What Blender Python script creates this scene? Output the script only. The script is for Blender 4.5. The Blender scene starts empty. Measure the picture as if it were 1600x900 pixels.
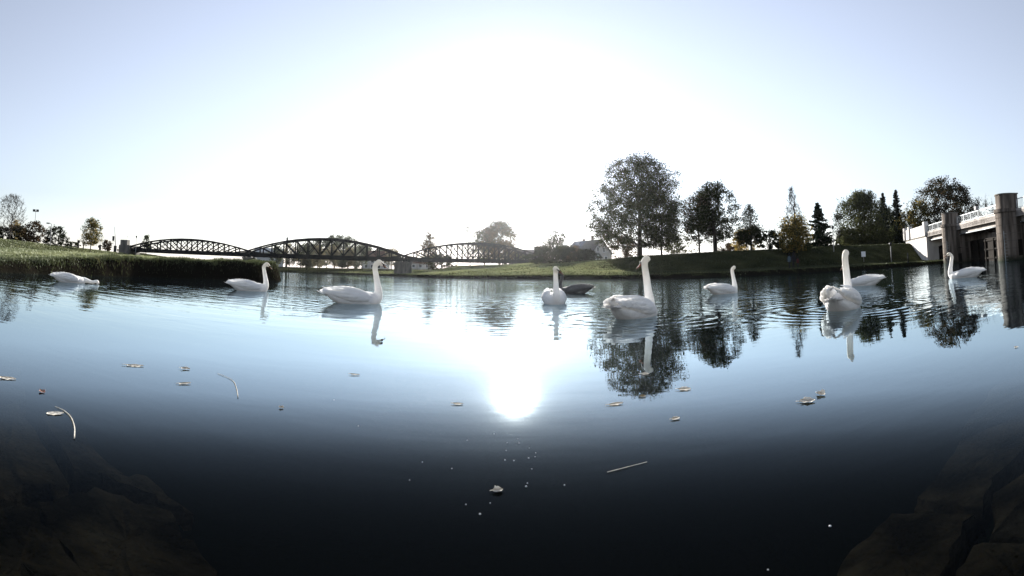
import bpy, bmesh, math, random
import numpy as np
from mathutils import Vector, Matrix

random.seed(7)
RNG = np.random.default_rng(11)
sc = bpy.context.scene
col = sc.collection
R = math.radians

# ------------------------------------------------------------------ camera, sky, sun, exposure
CAM_H = 0.55                     # selfie-stick height over the water
PITCH = 4.5                      # degrees upward
PPD = 12.2                       # picture pixels (of 1600) per degree of the very wide lens
LAT_MAX = 429.5 / PPD - PITCH
cam_d = bpy.data.cameras.new('camera')
cam = bpy.data.objects.new('camera', cam_d)
col.objects.link(cam)
sc.camera = cam
cam.location = (0, 0, CAM_H)
cam.rotation_euler = (R(90 + PITCH), 0, 0)
cam_d.type = 'PANO'
cam_d.panorama_type = 'EQUIRECTANGULAR'
cam_d.longitude_min = R(-800 / PPD)
cam_d.longitude_max = R(800 / PPD)
cam_d.latitude_max = R(LAT_MAX)
cam_d.latitude_min = R(LAT_MAX - 900 / PPD)
cam_d.clip_start = 0.02
cam_d.clip_end = 6000

SUN_EL, SUN_AZ = 16.3, 0.4       # degrees; azimuth clockwise from +Y
world = bpy.data.worlds.new('World')
sc.world = world
world.use_nodes = True
wn = world.node_tree
wn.nodes.clear()
wo = wn.nodes.new('ShaderNodeOutputWorld')
bg = wn.nodes.new('ShaderNodeBackground')
sky = wn.nodes.new('ShaderNodeTexSky')
sky.sky_type = 'NISHITA'
sky.sun_disc = False
sky.sun_elevation = R(SUN_EL)
sky.sun_rotation = R(SUN_AZ)
sky.altitude = 200
sky.air_density = 1.6
sky.dust_density = 0.25
sky.ozone_density = 4
bg.inputs['Strength'].default_value = 0.07
wb = wn.nodes.new('ShaderNodeHueSaturation')          # cool, muted white balance of the photograph
wb.inputs['Saturation'].default_value = 0.40
cool = wn.nodes.new('ShaderNodeMix'); cool.data_type = 'RGBA'; cool.blend_type = 'MULTIPLY'
cool.inputs[0].default_value = 1.0; cool.inputs[7].default_value = (0.955, 0.97, 1.07, 1)
wn.links.new(sky.outputs[0], wb.inputs['Color']); wn.links.new(wb.outputs[0], cool.inputs[6])
wn.links.new(cool.outputs[2], bg.inputs[0])
wn.links.new(bg.outputs[0], wo.inputs[0])

sun_d = bpy.data.lights.new('sun', 'SUN')
sun_d.energy = 5.0
sun_d.angle = R(0.53)
sun_d.color = (1.0, 0.95, 0.88)
sun = bpy.data.objects.new('sun', sun_d)
col.objects.link(sun)
sd = Vector((math.sin(R(SUN_AZ)) * math.cos(R(SUN_EL)), math.cos(R(SUN_AZ)) * math.cos(R(SUN_EL)), math.sin(R(SUN_EL))))
sun.rotation_euler = sd.to_track_quat('Z', 'Y').to_euler()
sun.location = (0, 40, 60)

sc.view_settings.view_transform = 'Standard'
sc.view_settings.look = 'None'
sc.view_settings.gamma = 1.0
sc.view_settings.exposure = 1.7
sc.render.engine = 'CYCLES'
sc.cycles.use_denoising = True
sc.cycles.max_bounces = 8
sc.cycles.transparent_max_bounces = 12
sc.cycles.caustics_reflective = False
sc.cycles.caustics_refractive = False
sc.cycles.sample_clamp_indirect = 4.0

# ------------------------------------------------------------------ helpers
def az(px):
    return (px - 800) / PPD

def polar(a, d):
    return (d * math.sin(R(a)), d * math.cos(R(a)))

def bearing(px, py, z=0.0):
    """point of the level z that lies under that direction of view"""
    lon, lat = R((px - 800) / PPD), R(LAT_MAX - py / PPD)
    v = Vector((math.sin(lon) * math.cos(lat), math.cos(lon) * math.cos(lat), math.sin(lat)))
    v = Matrix.Rotation(R(PITCH), 3, 'X') @ v
    t = (z - CAM_H) / v.z
    return Vector((v.x * t, v.y * t, z))

def link(o, parent=None):
    col.objects.link(o)
    if parent is not None:
        o.parent = parent
    return o

def tag(o, label=None, cat=None, group=None, kind=None):
    if label: o['label'] = label
    if cat: o['category'] = cat
    if group: o['group'] = group
    if kind: o['kind'] = kind
    return o

def empty(name, loc=(0, 0, 0), rz=0.0, label=None, cat=None, group=None):
    e = bpy.data.objects.new(name, None)
    e.empty_display_size = 0.2
    link(e)
    e.location = loc
    e.rotation_euler = (0, 0, rz)
    return tag(e, label, cat, group)

def mesh_np(name, v, f, mat, parent=None, smooth=False):
    """v (n,3); f (m,k) uniform faces"""
    v = np.asarray(v, dtype=np.float32)
    f = np.asarray(f, dtype=np.int32)
    me = bpy.data.meshes.new(name)
    me.vertices.add(len(v)); me.vertices.foreach_set('co', v.ravel())
    m, k = f.shape
    me.loops.add(m * k); me.loops.foreach_set('vertex_index', f.ravel())
    me.polygons.add(m)
    me.polygons.foreach_set('loop_start', np.arange(0, m * k, k, dtype=np.int32))
    if smooth:
        me.polygons.foreach_set('use_smooth', np.ones(m, dtype=bool))
    me.update(calc_edges=True)
    me.validate()
    o = bpy.data.objects.new(name, me)
    if mat: me.materials.append(mat)
    return link(o, parent)

class MB:
    def __init__(self):
        self.v = []; self.f = []; self.sm = []
    def add(self, vs, fs, smooth=False):
        b = len(self.v)
        self.v += [tuple(x) for x in vs]
        self.f += [tuple(b + i for i in f) for f in fs]
        self.sm += [smooth] * len(fs)
        return self
    def box(self, c, s, rz=0.0, ax=None):
        hx, hy, hz = s[0] / 2, s[1] / 2, s[2] / 2
        p = [(-hx, -hy, -hz), (hx, -hy, -hz), (hx, hy, -hz), (-hx, hy, -hz), (-hx, -hy, hz), (hx, -hy, hz), (hx, hy, hz), (-hx, hy, hz)]
        ca, sa = math.cos(rz), math.sin(rz)
        vs = [(c[0] + x * ca - y * sa, c[1] + x * sa + y * ca, c[2] + z) for x, y, z in p]
        return self.add(vs, [(0, 3, 2, 1), (4, 5, 6, 7), (0, 1, 5, 4), (1, 2, 6, 5), (2, 3, 7, 6), (3, 0, 4, 7)])
    def beam(self, a, b, w, h, up=(0, 0, 1)):
        a, b = Vector(a), Vector(b)
        d = (b - a).normalized()
        u = Vector(up)
        s = d.cross(u)
        if s.length < 1e-4: s = d.cross(Vector((0, 1, 0)))
        s.normalize(); t = s.cross(d).normalized()
        vs = []
        for p in (a, b):
            for i, j in ((-1, -1), (1, -1), (1, 1), (-1, 1)):
                vs.append(p + s * (i * w / 2) + t * (j * h / 2))
        return self.add(vs, [(0, 1, 2, 3), (7, 6, 5, 4), (0, 4, 5, 1), (1, 5, 6, 2), (2, 6, 7, 3), (3, 7, 4, 0)])
    def tube(self, pts, rad, n=8, cap=True):
        pts = [Vector(p) for p in pts]
        if not hasattr(rad, '__len__'): rad = [rad] * len(pts)
        vs, fs = [], []
        ref = None
        for i, p in enumerate(pts):
            d = (pts[min(i + 1, len(pts) - 1)] - pts[max(i - 1, 0)]).normalized()
            if ref is None:
                ref = Vector((1, 0, 0)) if abs(d.x) < 0.8 else Vector((0, 1, 0))
            s = d.cross(ref).normalized(); t = d.cross(s).normalized(); ref = -t.cross(d).cross(d) if False else ref
            for k in range(n):
                an = 2 * math.pi * k / n
                vs.append(p + (s * math.cos(an) + t * math.sin(an)) * rad[i])
        for i in range(len(pts) - 1):
            for k in range(n):
                a, b = i * n + k, i * n + (k + 1) % n
                fs.append((a, b, b + n, a + n))
        if cap:
            fs.append(tuple(range(n - 1, -1, -1)))
            fs.append(tuple(range((len(pts) - 1) * n, len(pts) * n)))
        return self.add(vs, fs, True)
    def prism(self, poly, z0, z1, smooth=False):
        n = len(poly)
        vs = [(x, y, z0) for x, y in poly] + [(x, y, z1) for x, y in poly]
        fs = [tuple(range(n - 1, -1, -1)), tuple(range(n, 2 * n))]
        self.add(vs, fs)
        if smooth: self.add(vs, [])          # walls get their own corners, so caps stay crisp
        b = len(self.v) - 2 * n
        for k in range(n):
            j = (k + 1) % n
            self.f.append((b + k, b + j, b + n + j, b + n + k)); self.sm.append(smooth)
        return self
    def build(self, name, mat, parent=None, bevel=0.0):
        me = bpy.data.meshes.new(name)
        me.from_pydata(self.v, [], self.f)
        me.polygons.foreach_set('use_smooth', self.sm)
        me.update()
        if mat: me.materials.append(mat)
        o = bpy.data.objects.new(name, me)
        link(o, parent)
        if bevel > 0:
            m = o.modifiers.new('bevel', 'BEVEL'); m.width = bevel; m.segments = 2; m.limit_method = 'ANGLE'
        return o

# ------------------------------------------------------------------ materials
def mat_new(name):
    m = bpy.data.materials.new(name)
    m.use_nodes = True
    nt = m.node_tree
    nt.nodes.clear()
    out = nt.nodes.new('ShaderNodeOutputMaterial')
    return m, nt, out

def noise_col(nt, c1, c2, scale, detail=4, space='Object', lo=0.35, hi=0.65, stretch=None, c3=None):
    tc = nt.nodes.new('ShaderNodeTexCoord')
    mp = nt.nodes.new('ShaderNodeMapping')
    if stretch: mp.inputs['Scale'].default_value = stretch
    if space == 'World':
        g = nt.nodes.new('ShaderNodeNewGeometry'); nt.links.new(g.outputs['Position'], mp.inputs[0])
    else:
        nt.links.new(tc.outputs['Object'], mp.inputs[0])
    no = nt.nodes.new('ShaderNodeTexNoise')
    no.inputs['Scale'].default_value = scale; no.inputs['Detail'].default_value = detail
    nt.links.new(mp.outputs[0], no.inputs['Vector'])
    cr = nt.nodes.new('ShaderNodeValToRGB')
    cr.color_ramp.elements[0].position = lo; cr.color_ramp.elements[0].color = (*c1, 1)
    cr.color_ramp.elements[1].position = hi; cr.color_ramp.elements[1].color = (*c2, 1)
    if c3:
        e = cr.color_ramp.elements.new(min(0.98, hi + 0.12)); e.color = (*c3, 1)
    nt.links.new(no.outputs['Fac'], cr.inputs[0])
    return cr.outputs[0], no.outputs['Fac'], mp.outputs[0]

def mat_surf(name, c1, c2, scale, rough=0.8, bump=0.0, bump_scale=None, metallic=0.0, spec=0.12, space='Object', stretch=None, lo=0.35, hi=0.65, c3=None):
    m, nt, out = mat_new(name)
    b = nt.nodes.new('ShaderNodeBsdfPrincipled')
    c, f, vec = noise_col(nt, c1, c2, scale, space=space, stretch=stretch, lo=lo, hi=hi, c3=c3)
    nt.links.new(c, b.inputs['Base Color'])
    b.inputs['Roughness'].default_value = rough
    b.inputs['Metallic'].default_value = metallic
    b.inputs['Specular IOR Level'].default_value = spec
    if bump > 0:
        n2 = nt.nodes.new('ShaderNodeTexNoise'); n2.inputs['Scale'].default_value = bump_scale or scale * 4
        n2.inputs['Detail'].default_value = 6
        nt.links.new(vec, n2.inputs['Vector'])
        bp = nt.nodes.new('ShaderNodeBump'); bp.inputs['Strength'].default_value = bump; bp.inputs['Distance'].default_value = 0.05
        nt.links.new(n2.outputs['Fac'], bp.inputs['Height']); nt.links.new(bp.outputs[0], b.inputs['Normal'])
    nt.links.new(b.outputs[0], out.inputs[0])
    return m

def mat_leaf(name, c1, c2, scale=0.8, trans=0.35, c3=None, space='Object', gloss=0.0):
    m, nt, out = mat_new(name)
    c, f, vec = noise_col(nt, c1, c2, scale, detail=6, c3=c3, space=space)
    d = nt.nodes.new('ShaderNodeBsdfDiffuse'); t = nt.nodes.new('ShaderNodeBsdfTranslucent')
    mx = nt.nodes.new('ShaderNodeMixShader'); mx.inputs[0].default_value = trans
    nt.links.new(c, d.inputs[0]); nt.links.new(c, t.inputs[0])
    nt.links.new(d.outputs[0], mx.inputs[1]); nt.links.new(t.outputs[0], mx.inputs[2])
    if gloss:
        gl = nt.nodes.new('ShaderNodeBsdfGlossy'); gl.inputs['Roughness'].default_value = 0.5; gl.inputs['Color'].default_value = (0.8, 0.85, 0.7, 1)
        m2 = nt.nodes.new('ShaderNodeMixShader'); m2.inputs[0].default_value = gloss
        nt.links.new(mx.outputs[0], m2.inputs[1]); nt.links.new(gl.outputs[0], m2.inputs[2]); mx = m2
    nt.links.new(mx.outputs[0], out.inputs[0])
    return m

MAT = {}
MAT['ground'] = mat_surf('grassy_soil', (0.014, 0.016, 0.008), (0.034, 0.037, 0.017), 0.35, 0.95, 0.6, 9.0, space='World', spec=0.0, c3=(0.065, 0.06, 0.03))
def silt_below_water(m):
    nt = m.node_tree
    b = [n for n in nt.nodes if n.type == 'BSDF_PRINCIPLED'][0]
    src = b.inputs['Base Color'].links[0].from_socket
    g = nt.nodes.new('ShaderNodeNewGeometry'); sp = nt.nodes.new('ShaderNodeSeparateXYZ'); nt.links.new(g.outputs['Position'], sp.inputs[0])
    mr = nt.nodes.new('ShaderNodeMapRange'); mr.inputs[1].default_value = -0.08; mr.inputs[2].default_value = 0.10; nt.links.new(sp.outputs['Z'], mr.inputs[0])
    mx = nt.nodes.new('ShaderNodeMix'); mx.data_type = 'RGBA'; mx.inputs[6].default_value = (0.010, 0.011, 0.009, 1)
    nt.links.new(mr.outputs[0], mx.inputs[0]); nt.links.new(src, mx.inputs[7]); nt.links.new(mx.outputs[2], b.inputs['Base Color'])
def bare_earth_on_steep(m):
    nt = m.node_tree
    b = [n for n in nt.nodes if n.type == 'BSDF_PRINCIPLED'][0]
    src = b.inputs['Base Color'].links[0].from_socket
    g = nt.nodes.new('ShaderNodeNewGeometry'); sp = nt.nodes.new('ShaderNodeSeparateXYZ'); nt.links.new(g.outputs['True Normal'], sp.inputs[0])
    mr = nt.nodes.new('ShaderNodeMapRange'); mr.inputs[1].default_value = 0.72; mr.inputs[2].default_value = 0.9; nt.links.new(sp.outputs['Z'], mr.inputs[0])
    mx = nt.nodes.new('ShaderNodeMix'); mx.data_type = 'RGBA'; mx.inputs[6].default_value = (0.009, 0.008, 0.006, 1)
    nt.links.new(mr.outputs[0], mx.inputs[0]); nt.links.new(src, mx.inputs[7]); nt.links.new(mx.outputs[2], b.inputs['Base Color'])
bare_earth_on_steep(MAT['ground'])
silt_below_water(MAT['ground'])
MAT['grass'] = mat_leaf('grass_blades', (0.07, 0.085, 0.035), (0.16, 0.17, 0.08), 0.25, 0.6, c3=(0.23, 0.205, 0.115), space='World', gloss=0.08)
MAT['rough'] = mat_leaf('shade_toned_grass', (0.014, 0.018, 0.009), (0.034, 0.038, 0.018), 0.4, 0.5, c3=(0.06, 0.052, 0.03), space='World', gloss=0.03)  # darker copy of the blades; the embankment's shade is painted into the colour
MAT['reed'] = mat_leaf('bank_grass', (0.02, 0.027, 0.010), (0.06, 0.068, 0.025), 0.9, 0.4, c3=(0.12, 0.105, 0.055), space='World', gloss=0.04)
MAT['bark'] = mat_surf('bark', (0.02, 0.017, 0.014), (0.045, 0.038, 0.03), 3.0, 0.95, 0.5, 14.0, stretch=(1, 1, 0.25))
MAT['birch'] = mat_surf('pale_bark', (0.12, 0.11, 0.095), (0.28, 0.26, 0.23), 2.0, 0.9, stretch=(1, 1, 2))
MAT['leaf_olive'] = mat_leaf('leaf_olive', (0.02, 0.026, 0.011), (0.045, 0.048, 0.02), 0.7, 0.3, c3=(0.08, 0.06, 0.024))
MAT['leaf_dark'] = mat_leaf('leaf_dark', (0.010, 0.015, 0.007), (0.026, 0.03, 0.013), 0.7, 0.25)
MAT['leaf_brown'] = mat_leaf('leaf_brown', (0.04, 0.028, 0.017), (0.09, 0.06, 0.03), 0.8, 0.35, c3=(0.05, 0.048, 0.018))
MAT['leaf_yellow'] = mat_leaf('leaf_yellow', (0.15, 0.115, 0.03), (0.30, 0.21, 0.06), 0.8, 0.55, c3=(0.12, 0.11, 0.035))
MAT['leaf_green'] = mat_leaf('leaf_green', (0.035, 0.042, 0.017), (0.085, 0.088, 0.035), 0.8, 0.35, c3=(0.14, 0.115, 0.045))
MAT['leaf_far'] = mat_leaf('leaf_far', (0.10, 0.095, 0.06), (0.18, 0.155, 0.095), 0.5, 0.5, c3=(0.24, 0.19, 0.11))  # distant leaves coloured paler, with haze and backlight painted in
MAT['leaf_far_green'] = mat_leaf('leaf_far_green', (0.07, 0.08, 0.055), (0.12, 0.13, 0.085), 0.3, 0.5)  # green for the far trees, lightened to paint in the haze
MAT['needle'] = mat_leaf('needle', (0.008, 0.013, 0.008), (0.018, 0.026, 0.015), 1.0, 0.15)
MAT['steel'] = mat_surf('dark_painted_steel', (0.005, 0.006, 0.007), (0.011, 0.013, 0.014), 1.3, 0.8, spec=0.0, c3=(0.025, 0.018, 0.013))
MAT['concrete'] = mat_surf('weathered_concrete', (0.06, 0.05, 0.042), (0.15, 0.127, 0.108), 1.5, 0.9, 0.35, 9.0, lo=0.42, hi=0.58, stretch=(1.6, 1.6, 0.14), c3=(0.22, 0.19, 0.165))
MAT['concrete_pale'] = mat_surf('pale_concrete', (0.24, 0.22, 0.20), (0.40, 0.37, 0.345), 0.6, 0.9, 0.2, 8.0, stretch=(1.5, 1.5, 0.4))
def wet_foot(m, z1=0.55):
    nt = m.node_tree
    b = [n for n in nt.nodes if n.type == 'BSDF_PRINCIPLED'][0]
    src = b.inputs['Base Color'].links[0].from_socket
    g = nt.nodes.new('ShaderNodeNewGeometry'); sp = nt.nodes.new('ShaderNodeSeparateXYZ'); nt.links.new(g.outputs['Position'], sp.inputs[0])
    no = nt.nodes.new('ShaderNodeTexNoise'); no.inputs['Scale'].default_value = 1.4; nt.links.new(g.outputs['Position'], no.inputs['Vector'])
    ad = nt.nodes.new('ShaderNodeMath'); ad.operation = 'SUBTRACT'; nt.links.new(sp.outputs['Z'], ad.inputs[0]); nt.links.new(no.outputs['Fac'], ad.inputs[1])
    mr = nt.nodes.new('ShaderNodeMapRange'); mr.inputs[1].default_value = -0.45; mr.inputs[2].default_value = z1 - 0.4; nt.links.new(ad.outputs[0], mr.inputs[0])
    mx = nt.nodes.new('ShaderNodeMix'); mx.data_type = 'RGBA'; mx.inputs[6].default_value = (0.03, 0.034, 0.022, 1)
    nt.links.new(mr.outputs[0], mx.inputs[0]); nt.links.new(src, mx.inputs[7]); nt.links.new(mx.outputs[2], b.inputs['Base Color'])
wet_foot(MAT['concrete'])
MAT['stone_pier'] = mat_surf('pier_masonry', (0.07, 0.068, 0.062), (0.15, 0.14, 0.125), 0.9, 0.9, 0.4, 6.0, stretch=(1.5, 1.5, 0.5))
MAT['wall_pale'] = mat_surf('pale_render_wall', (0.45, 0.42, 0.39), (0.62, 0.59, 0.56), 0.7, 0.9, 0.2, 8.0, stretch=(1.5, 1.5, 0.4))
MAT['rail'] = mat_surf('galvanised_rail', (0.25, 0.27, 0.28), (0.38, 0.4, 0.41), 3.0, 0.45, metallic=0.5)
MAT['gate'] = mat_surf('rusty_gate_steel', (0.008, 0.007, 0.006), (0.02, 0.016, 0.013), 1.0, 0.9, spec=0.1)
MAT['plaster'] = mat_surf('pale_plaster', (0.3, 0.29, 0.26), (0.42, 0.4, 0.37), 0.5, 0.9)
MAT['plaster_grey'] = mat_surf('grey_plaster', (0.32, 0.33, 0.33), (0.42, 0.43, 0.43), 0.5, 0.9)
MAT['white_paint'] = mat_surf('white_paint', (0.66, 0.67, 0.68), (0.78, 0.78, 0.79), 0.8, 0.7)
MAT['roof'] = mat_surf('grey_roof_tiles', (0.035, 0.037, 0.04), (0.07, 0.07, 0.07), 1.5, 0.95, spec=0.05, stretch=(1, 1, 6))
MAT['roof_red'] = mat_surf('brown_roof_tiles', (0.06, 0.035, 0.028), (0.1, 0.06, 0.045), 1.5, 0.95, spec=0.05)
MAT['brick'] = mat_surf('chimney_brick', (0.06, 0.045, 0.04), (0.10, 0.075, 0.065), 6.0, 0.9)
MAT['glass_dark'] = mat_surf('window_glass', (0.02, 0.025, 0.03), (0.04, 0.045, 0.05), 1.0, 0.08, spec=0.6)
MAT['panel_glass'] = mat_surf('solar_glass', (0.04, 0.05, 0.07), (0.06, 0.07, 0.1), 1.0, 0.12, spec=0.8)
MAT['dark_metal'] = mat_surf('dark_metal', (0.02, 0.02, 0.022), (0.05, 0.05, 0.05), 3.0, 0.5, metallic=0.6)
MAT['post_grey'] = mat_surf('grey_post', (0.22, 0.22, 0.22), (0.34, 0.34, 0.34), 2.0, 0.6)
MAT['slab'] = mat_surf('algae_slab', (0.022, 0.018, 0.012), (0.085, 0.066, 0.045), 4.0, 0.9, 1.0, 30.0, c3=(0.13, 0.105, 0.075), spec=0.0, lo=0.38, hi=0.6)
MAT['lamp_glass'] = mat_surf('lamp_glass', (0.5, 0.5, 0.5), (0.6, 0.6, 0.6), 1.0, 0.3)

# feathers
def feather_mat(name, c1, c2, c3, trans):
    m, nt, out = mat_new(name)
    c, f, vec = noise_col(nt, c1, c2, 9.0, detail=5, stretch=(0.5, 1.6, 1.2), lo=0.3, hi=0.7, c3=c3)
    b = nt.nodes.new('ShaderNodeBsdfPrincipled')
    b.inputs['Roughness'].default_value = 0.75; b.inputs['Specular IOR Level'].default_value = 0.2
    b.inputs['Sheen Weight'].default_value = 0.15
    t = nt.nodes.new('ShaderNodeBsdfTranslucent'); mx = nt.nodes.new('ShaderNodeMixShader'); mx.inputs[0].default_value = trans
    n2 = nt.nodes.new('ShaderNodeTexNoise'); n2.inputs['Scale'].default_value = 22; n2.inputs['Detail'].default_value = 4
    nt.links.new(vec, n2.inputs['Vector'])
    bp = nt.nodes.new('ShaderNodeBump'); bp.inputs['Strength'].default_value = 0.7; bp.inputs['Distance'].default_value = 0.02
    nt.links.new(n2.outputs['Fac'], bp.inputs['Height']); nt.links.new(bp.outputs[0], b.inputs['Normal'])
    nt.links.new(c, b.inputs['Base Color']); nt.links.new(c, t.inputs[0])
    nt.links.new(b.outputs[0], mx.inputs[1]); nt.links.new(t.outputs[0], mx.inputs[2]); nt.links.new(mx.outputs[0], out.inputs[0])
    return m
MAT['feather'] = feather_mat('white_feathers', (0.80, 0.79, 0.77), (0.89, 0.885, 0.87), (0.92, 0.92, 0.91), 0.3)
def stain_head(m):                       # iron-stained head and upper neck
    nt = m.node_tree
    b = [n for n in nt.nodes if n.type == 'BSDF_PRINCIPLED'][0]
    src = b.inputs['Base Color'].links[0].from_socket
    tc = nt.nodes.new('ShaderNodeTexCoord'); sp = nt.nodes.new('ShaderNodeSeparateXYZ'); nt.links.new(tc.outputs['Object'], sp.inputs[0])
    mr = nt.nodes.new('ShaderNodeMapRange'); mr.inputs[1].default_value = 0.38; mr.inputs[2].default_value = 0.74; nt.links.new(sp.outputs['Z'], mr.inputs[0])
    mx = nt.nodes.new('ShaderNodeMix'); mx.data_type = 'RGBA'; mx.blend_type = 'MULTIPLY'; mx.inputs[7].default_value = (0.86, 0.80, 0.68, 1)
    nt.links.new(mr.outputs[0], mx.inputs[0]); nt.links.new(src, mx.inputs[6]); nt.links.new(mx.outputs[2], b.inputs['Base Color'])
stain_head(MAT['feather'])
MAT['cygnet'] = feather_mat('grey_brown_feathers', (0.085, 0.08, 0.075), (0.18, 0.17, 0.16), (0.30, 0.29, 0.275), 0.1)
MAT['bill'] = mat_surf('orange_bill', (0.12, 0.05, 0.03), (0.17, 0.07, 0.045), 20.0, 0.6)
MAT['bill_grey'] = mat_surf('grey_bill', (0.10, 0.08, 0.08), (0.16, 0.12, 0.11), 20.0, 0.5)
MAT['black_skin'] = mat_surf('black_skin', (0.008, 0.008, 0.008), (0.016, 0.016, 0.016), 20.0, 0.5)

# water: a clear, dark river; mirror sharp apart from wind ripples further out
def make_water():
    m, nt, out = mat_new('river_water')
    N = nt.nodes.new; L = nt.links.new
    geo = N('ShaderNodeNewGeometry')
    def noise(scale, stretch, detail=3, dist=0.0, rough=0.5):
        mp = N('ShaderNodeMapping'); mp.inputs['Scale'].default_value = stretch; mp.inputs['Rotation'].default_value = (0, 0, R(8))
        L(geo.outputs['Position'], mp.inputs[0])
        n = N('ShaderNodeTexNoise'); n.inputs['Scale'].default_value = scale; n.inputs['Detail'].default_value = detail
        n.inputs['Distortion'].default_value = dist; n.inputs['Roughness'].default_value = rough
        L(mp.outputs[0], n.inputs['Vector'])
        return n.outputs['Fac']
    def math_(op, a, b=None, clamp=False):
        x = N('ShaderNodeMath'); x.operation = op; x.use_clamp = clamp
        for i, q in enumerate((a, b)):
            if q is None: continue
            if isinstance(q, (int, float)): x.inputs[i].default_value = q
            else: L(q, x.inputs[i])
        return x.outputs[0]
    ripple = noise(2.2, (0.55, 1.5, 1), 3, 0.4)
    fine = noise(7.0, (0.6, 1.3, 1), 2, 0.2)
    swell = noise(0.35, (0.6, 1.0, 1), 2, 0.3)
    patch = noise(0.10, (0.6, 1.6, 1), 2, 0.5)
    # the water in the lee of the near bank lies still; the breeze reaches the open river
    sep = N('ShaderNodeSeparateXYZ'); L(geo.outputs['Position'], sep.inputs[0])
    ln = N('ShaderNodeVectorMath'); ln.operation = 'LENGTH'
    L(geo.outputs['Position'], ln.inputs[0])
    openw = N('ShaderNodeMapRange'); openw.inputs[1].default_value = 3.0; openw.inputs[2].default_value = 9.0
    openw.inputs[3].default_value = 0.09; openw.inputs[4].default_value = 1.0
    L(ln.outputs['Value'], openw.inputs[0])
    pm = N('ShaderNodeMapRange'); pm.inputs[1].default_value = 0.35; pm.inputs[2].default_value = 0.62; pm.inputs[3].default_value = 0.35; pm.inputs[4].default_value = 1.0
    L(patch, pm.inputs[0])
    amp = math_('MULTIPLY', openw.outputs[0], pm.outputs[0])
    h = math_('ADD', math_('MULTIPLY', ripple, 0.020), math_('MULTIPLY', fine, 0.0032))
    h = math_('MULTIPLY', h, amp)
    # rings spreading from each swan
    for i_, (px_, py_) in enumerate([(392, 454.5), (557, 474), (866, 474), (895, 459), (994, 495), (1132, 459), (1318, 482), (1346, 446.5), (1506, 434), (111, 441.5)]):
        q_ = bearing(px_, py_)
        sb = N('ShaderNodeVectorMath'); sb.operation = 'DISTANCE'; sb.inputs[1].default_value = q_
        wp_ = N('ShaderNodeVectorMath'); wp_.operation = 'ADD'
        L(geo.outputs['Position'], wp_.inputs[0]); L(wp_.outputs[0], sb.inputs[0])
        d_ = math_('ADD', sb.outputs['Value'], math_('MULTIPLY', swell, 0.5))
        fall = N('ShaderNodeMapRange'); fall.interpolation_type = 'SMOOTHSTEP'
        fall.inputs[1].default_value = 0.35; fall.inputs[2].default_value = 2.0 + 0.3 * (i_ % 3); fall.inputs[3].default_value = 0.0019; fall.inputs[4].default_value = 0.0
        L(sb.outputs['Value'], fall.inputs[0])
        h = math_('ADD', h, math_('MULTIPLY', math_('SINE', math_('MULTIPLY', d_, 24.0 + 2 * (i_ % 4))), fall.outputs[0]))
    h = math_('ADD', h, math_('MULTIPLY', swell, 0.003))
    bp = N('ShaderNodeBump'); bp.inputs['Strength'].default_value = 1.0; bp.inputs['Distance'].default_value = 1.0
    L(h, bp.inputs['Height'])
    fr = N('ShaderNodeFresnel'); fr.inputs['IOR'].default_value = 1.30
    L(bp.outputs[0], fr.inputs['Normal'])
    g1 = N('ShaderNodeBsdfGlossy'); g1.inputs['Roughness'].default_value = 0.012; L(bp.outputs[0], g1.inputs['Normal'])
    g2 = N('ShaderNodeBsdfAnisotropic') if hasattr(bpy.types, 'ShaderNodeBsdfAnisotropic') else N('ShaderNodeBsdfGlossy')
    g2.inputs['Roughness'].default_value = 0.14; g2.inputs['Anisotropy'].default_value = 0.47
    tv = N('ShaderNodeCombineXYZ'); tv.inputs[1].default_value = 1.0; L(tv.outputs[0], g2.inputs['Tangent'])
    L(bp.outputs[0], g2.inputs['Normal'])
    mg = N('ShaderNodeMixShader'); mg0 = N('ShaderNodeMixShader'); mg0.inputs[0].default_value = 0.007
    g3 = N('ShaderNodeBsdfGlossy'); g3.inputs['Roughness'].default_value = 0.34; g3.inputs['Anisotropy'].default_value = 0.5
    L(tv.outputs[0], g3.inputs['Tangent']); L(bp.outputs[0], g3.inputs['Normal'])
    for g_ in (g1, g2, g3): g_.inputs['Color'].default_value = (0.77, 0.91, 1.0, 1)
    mg.inputs[0].default_value = 0.0013
    L(g1.outputs[0], mg0.inputs[1]); L(g2.outputs[0], mg0.inputs[2])
    L(mg0.outputs[0], mg.inputs[1]); L(g3.outputs[0], mg.inputs[2])
    tr = N('ShaderNodeBsdfTransparent'); tr.inputs[0].default_value = (0.62, 0.64, 0.58, 1)
    mx = N('ShaderNodeMixShader')
    # seen steeply, the dark river gives back almost nothing
    cv = N('ShaderNodeValToRGB'); cv.color_ramp.interpolation = 'B_SPLINE'
    el = cv.color_ramp.elements
    pts = [(0.0, 0.001), (0.04, 0.004), (0.075, 0.015), (0.115, 0.075), (0.18, 0.33), (0.30, 0.60), (0.55, 0.78), (1.0, 1.0)]
    el[0].position, el[0].color = pts[0][0], (pts[0][1],) * 3 + (1,)
    el[1].position, el[1].color = pts[-1][0], (pts[-1][1],) * 3 + (1,)
    for p_, v_ in pts[1:-1]:
        e_ = el.new(p_); e_.color = (v_, v_, v_, 1)
    L(fr.outputs[0], cv.inputs[0])
    refl = cv.outputs[0]
    L(refl, mx.inputs[0]); L(tr.outputs[0], mx.inputs[1]); L(mg.outputs[0], mx.inputs[2])
    L(mx.outputs[0], out.inputs[0])
    return m
MAT['water'] = make_water()

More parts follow.
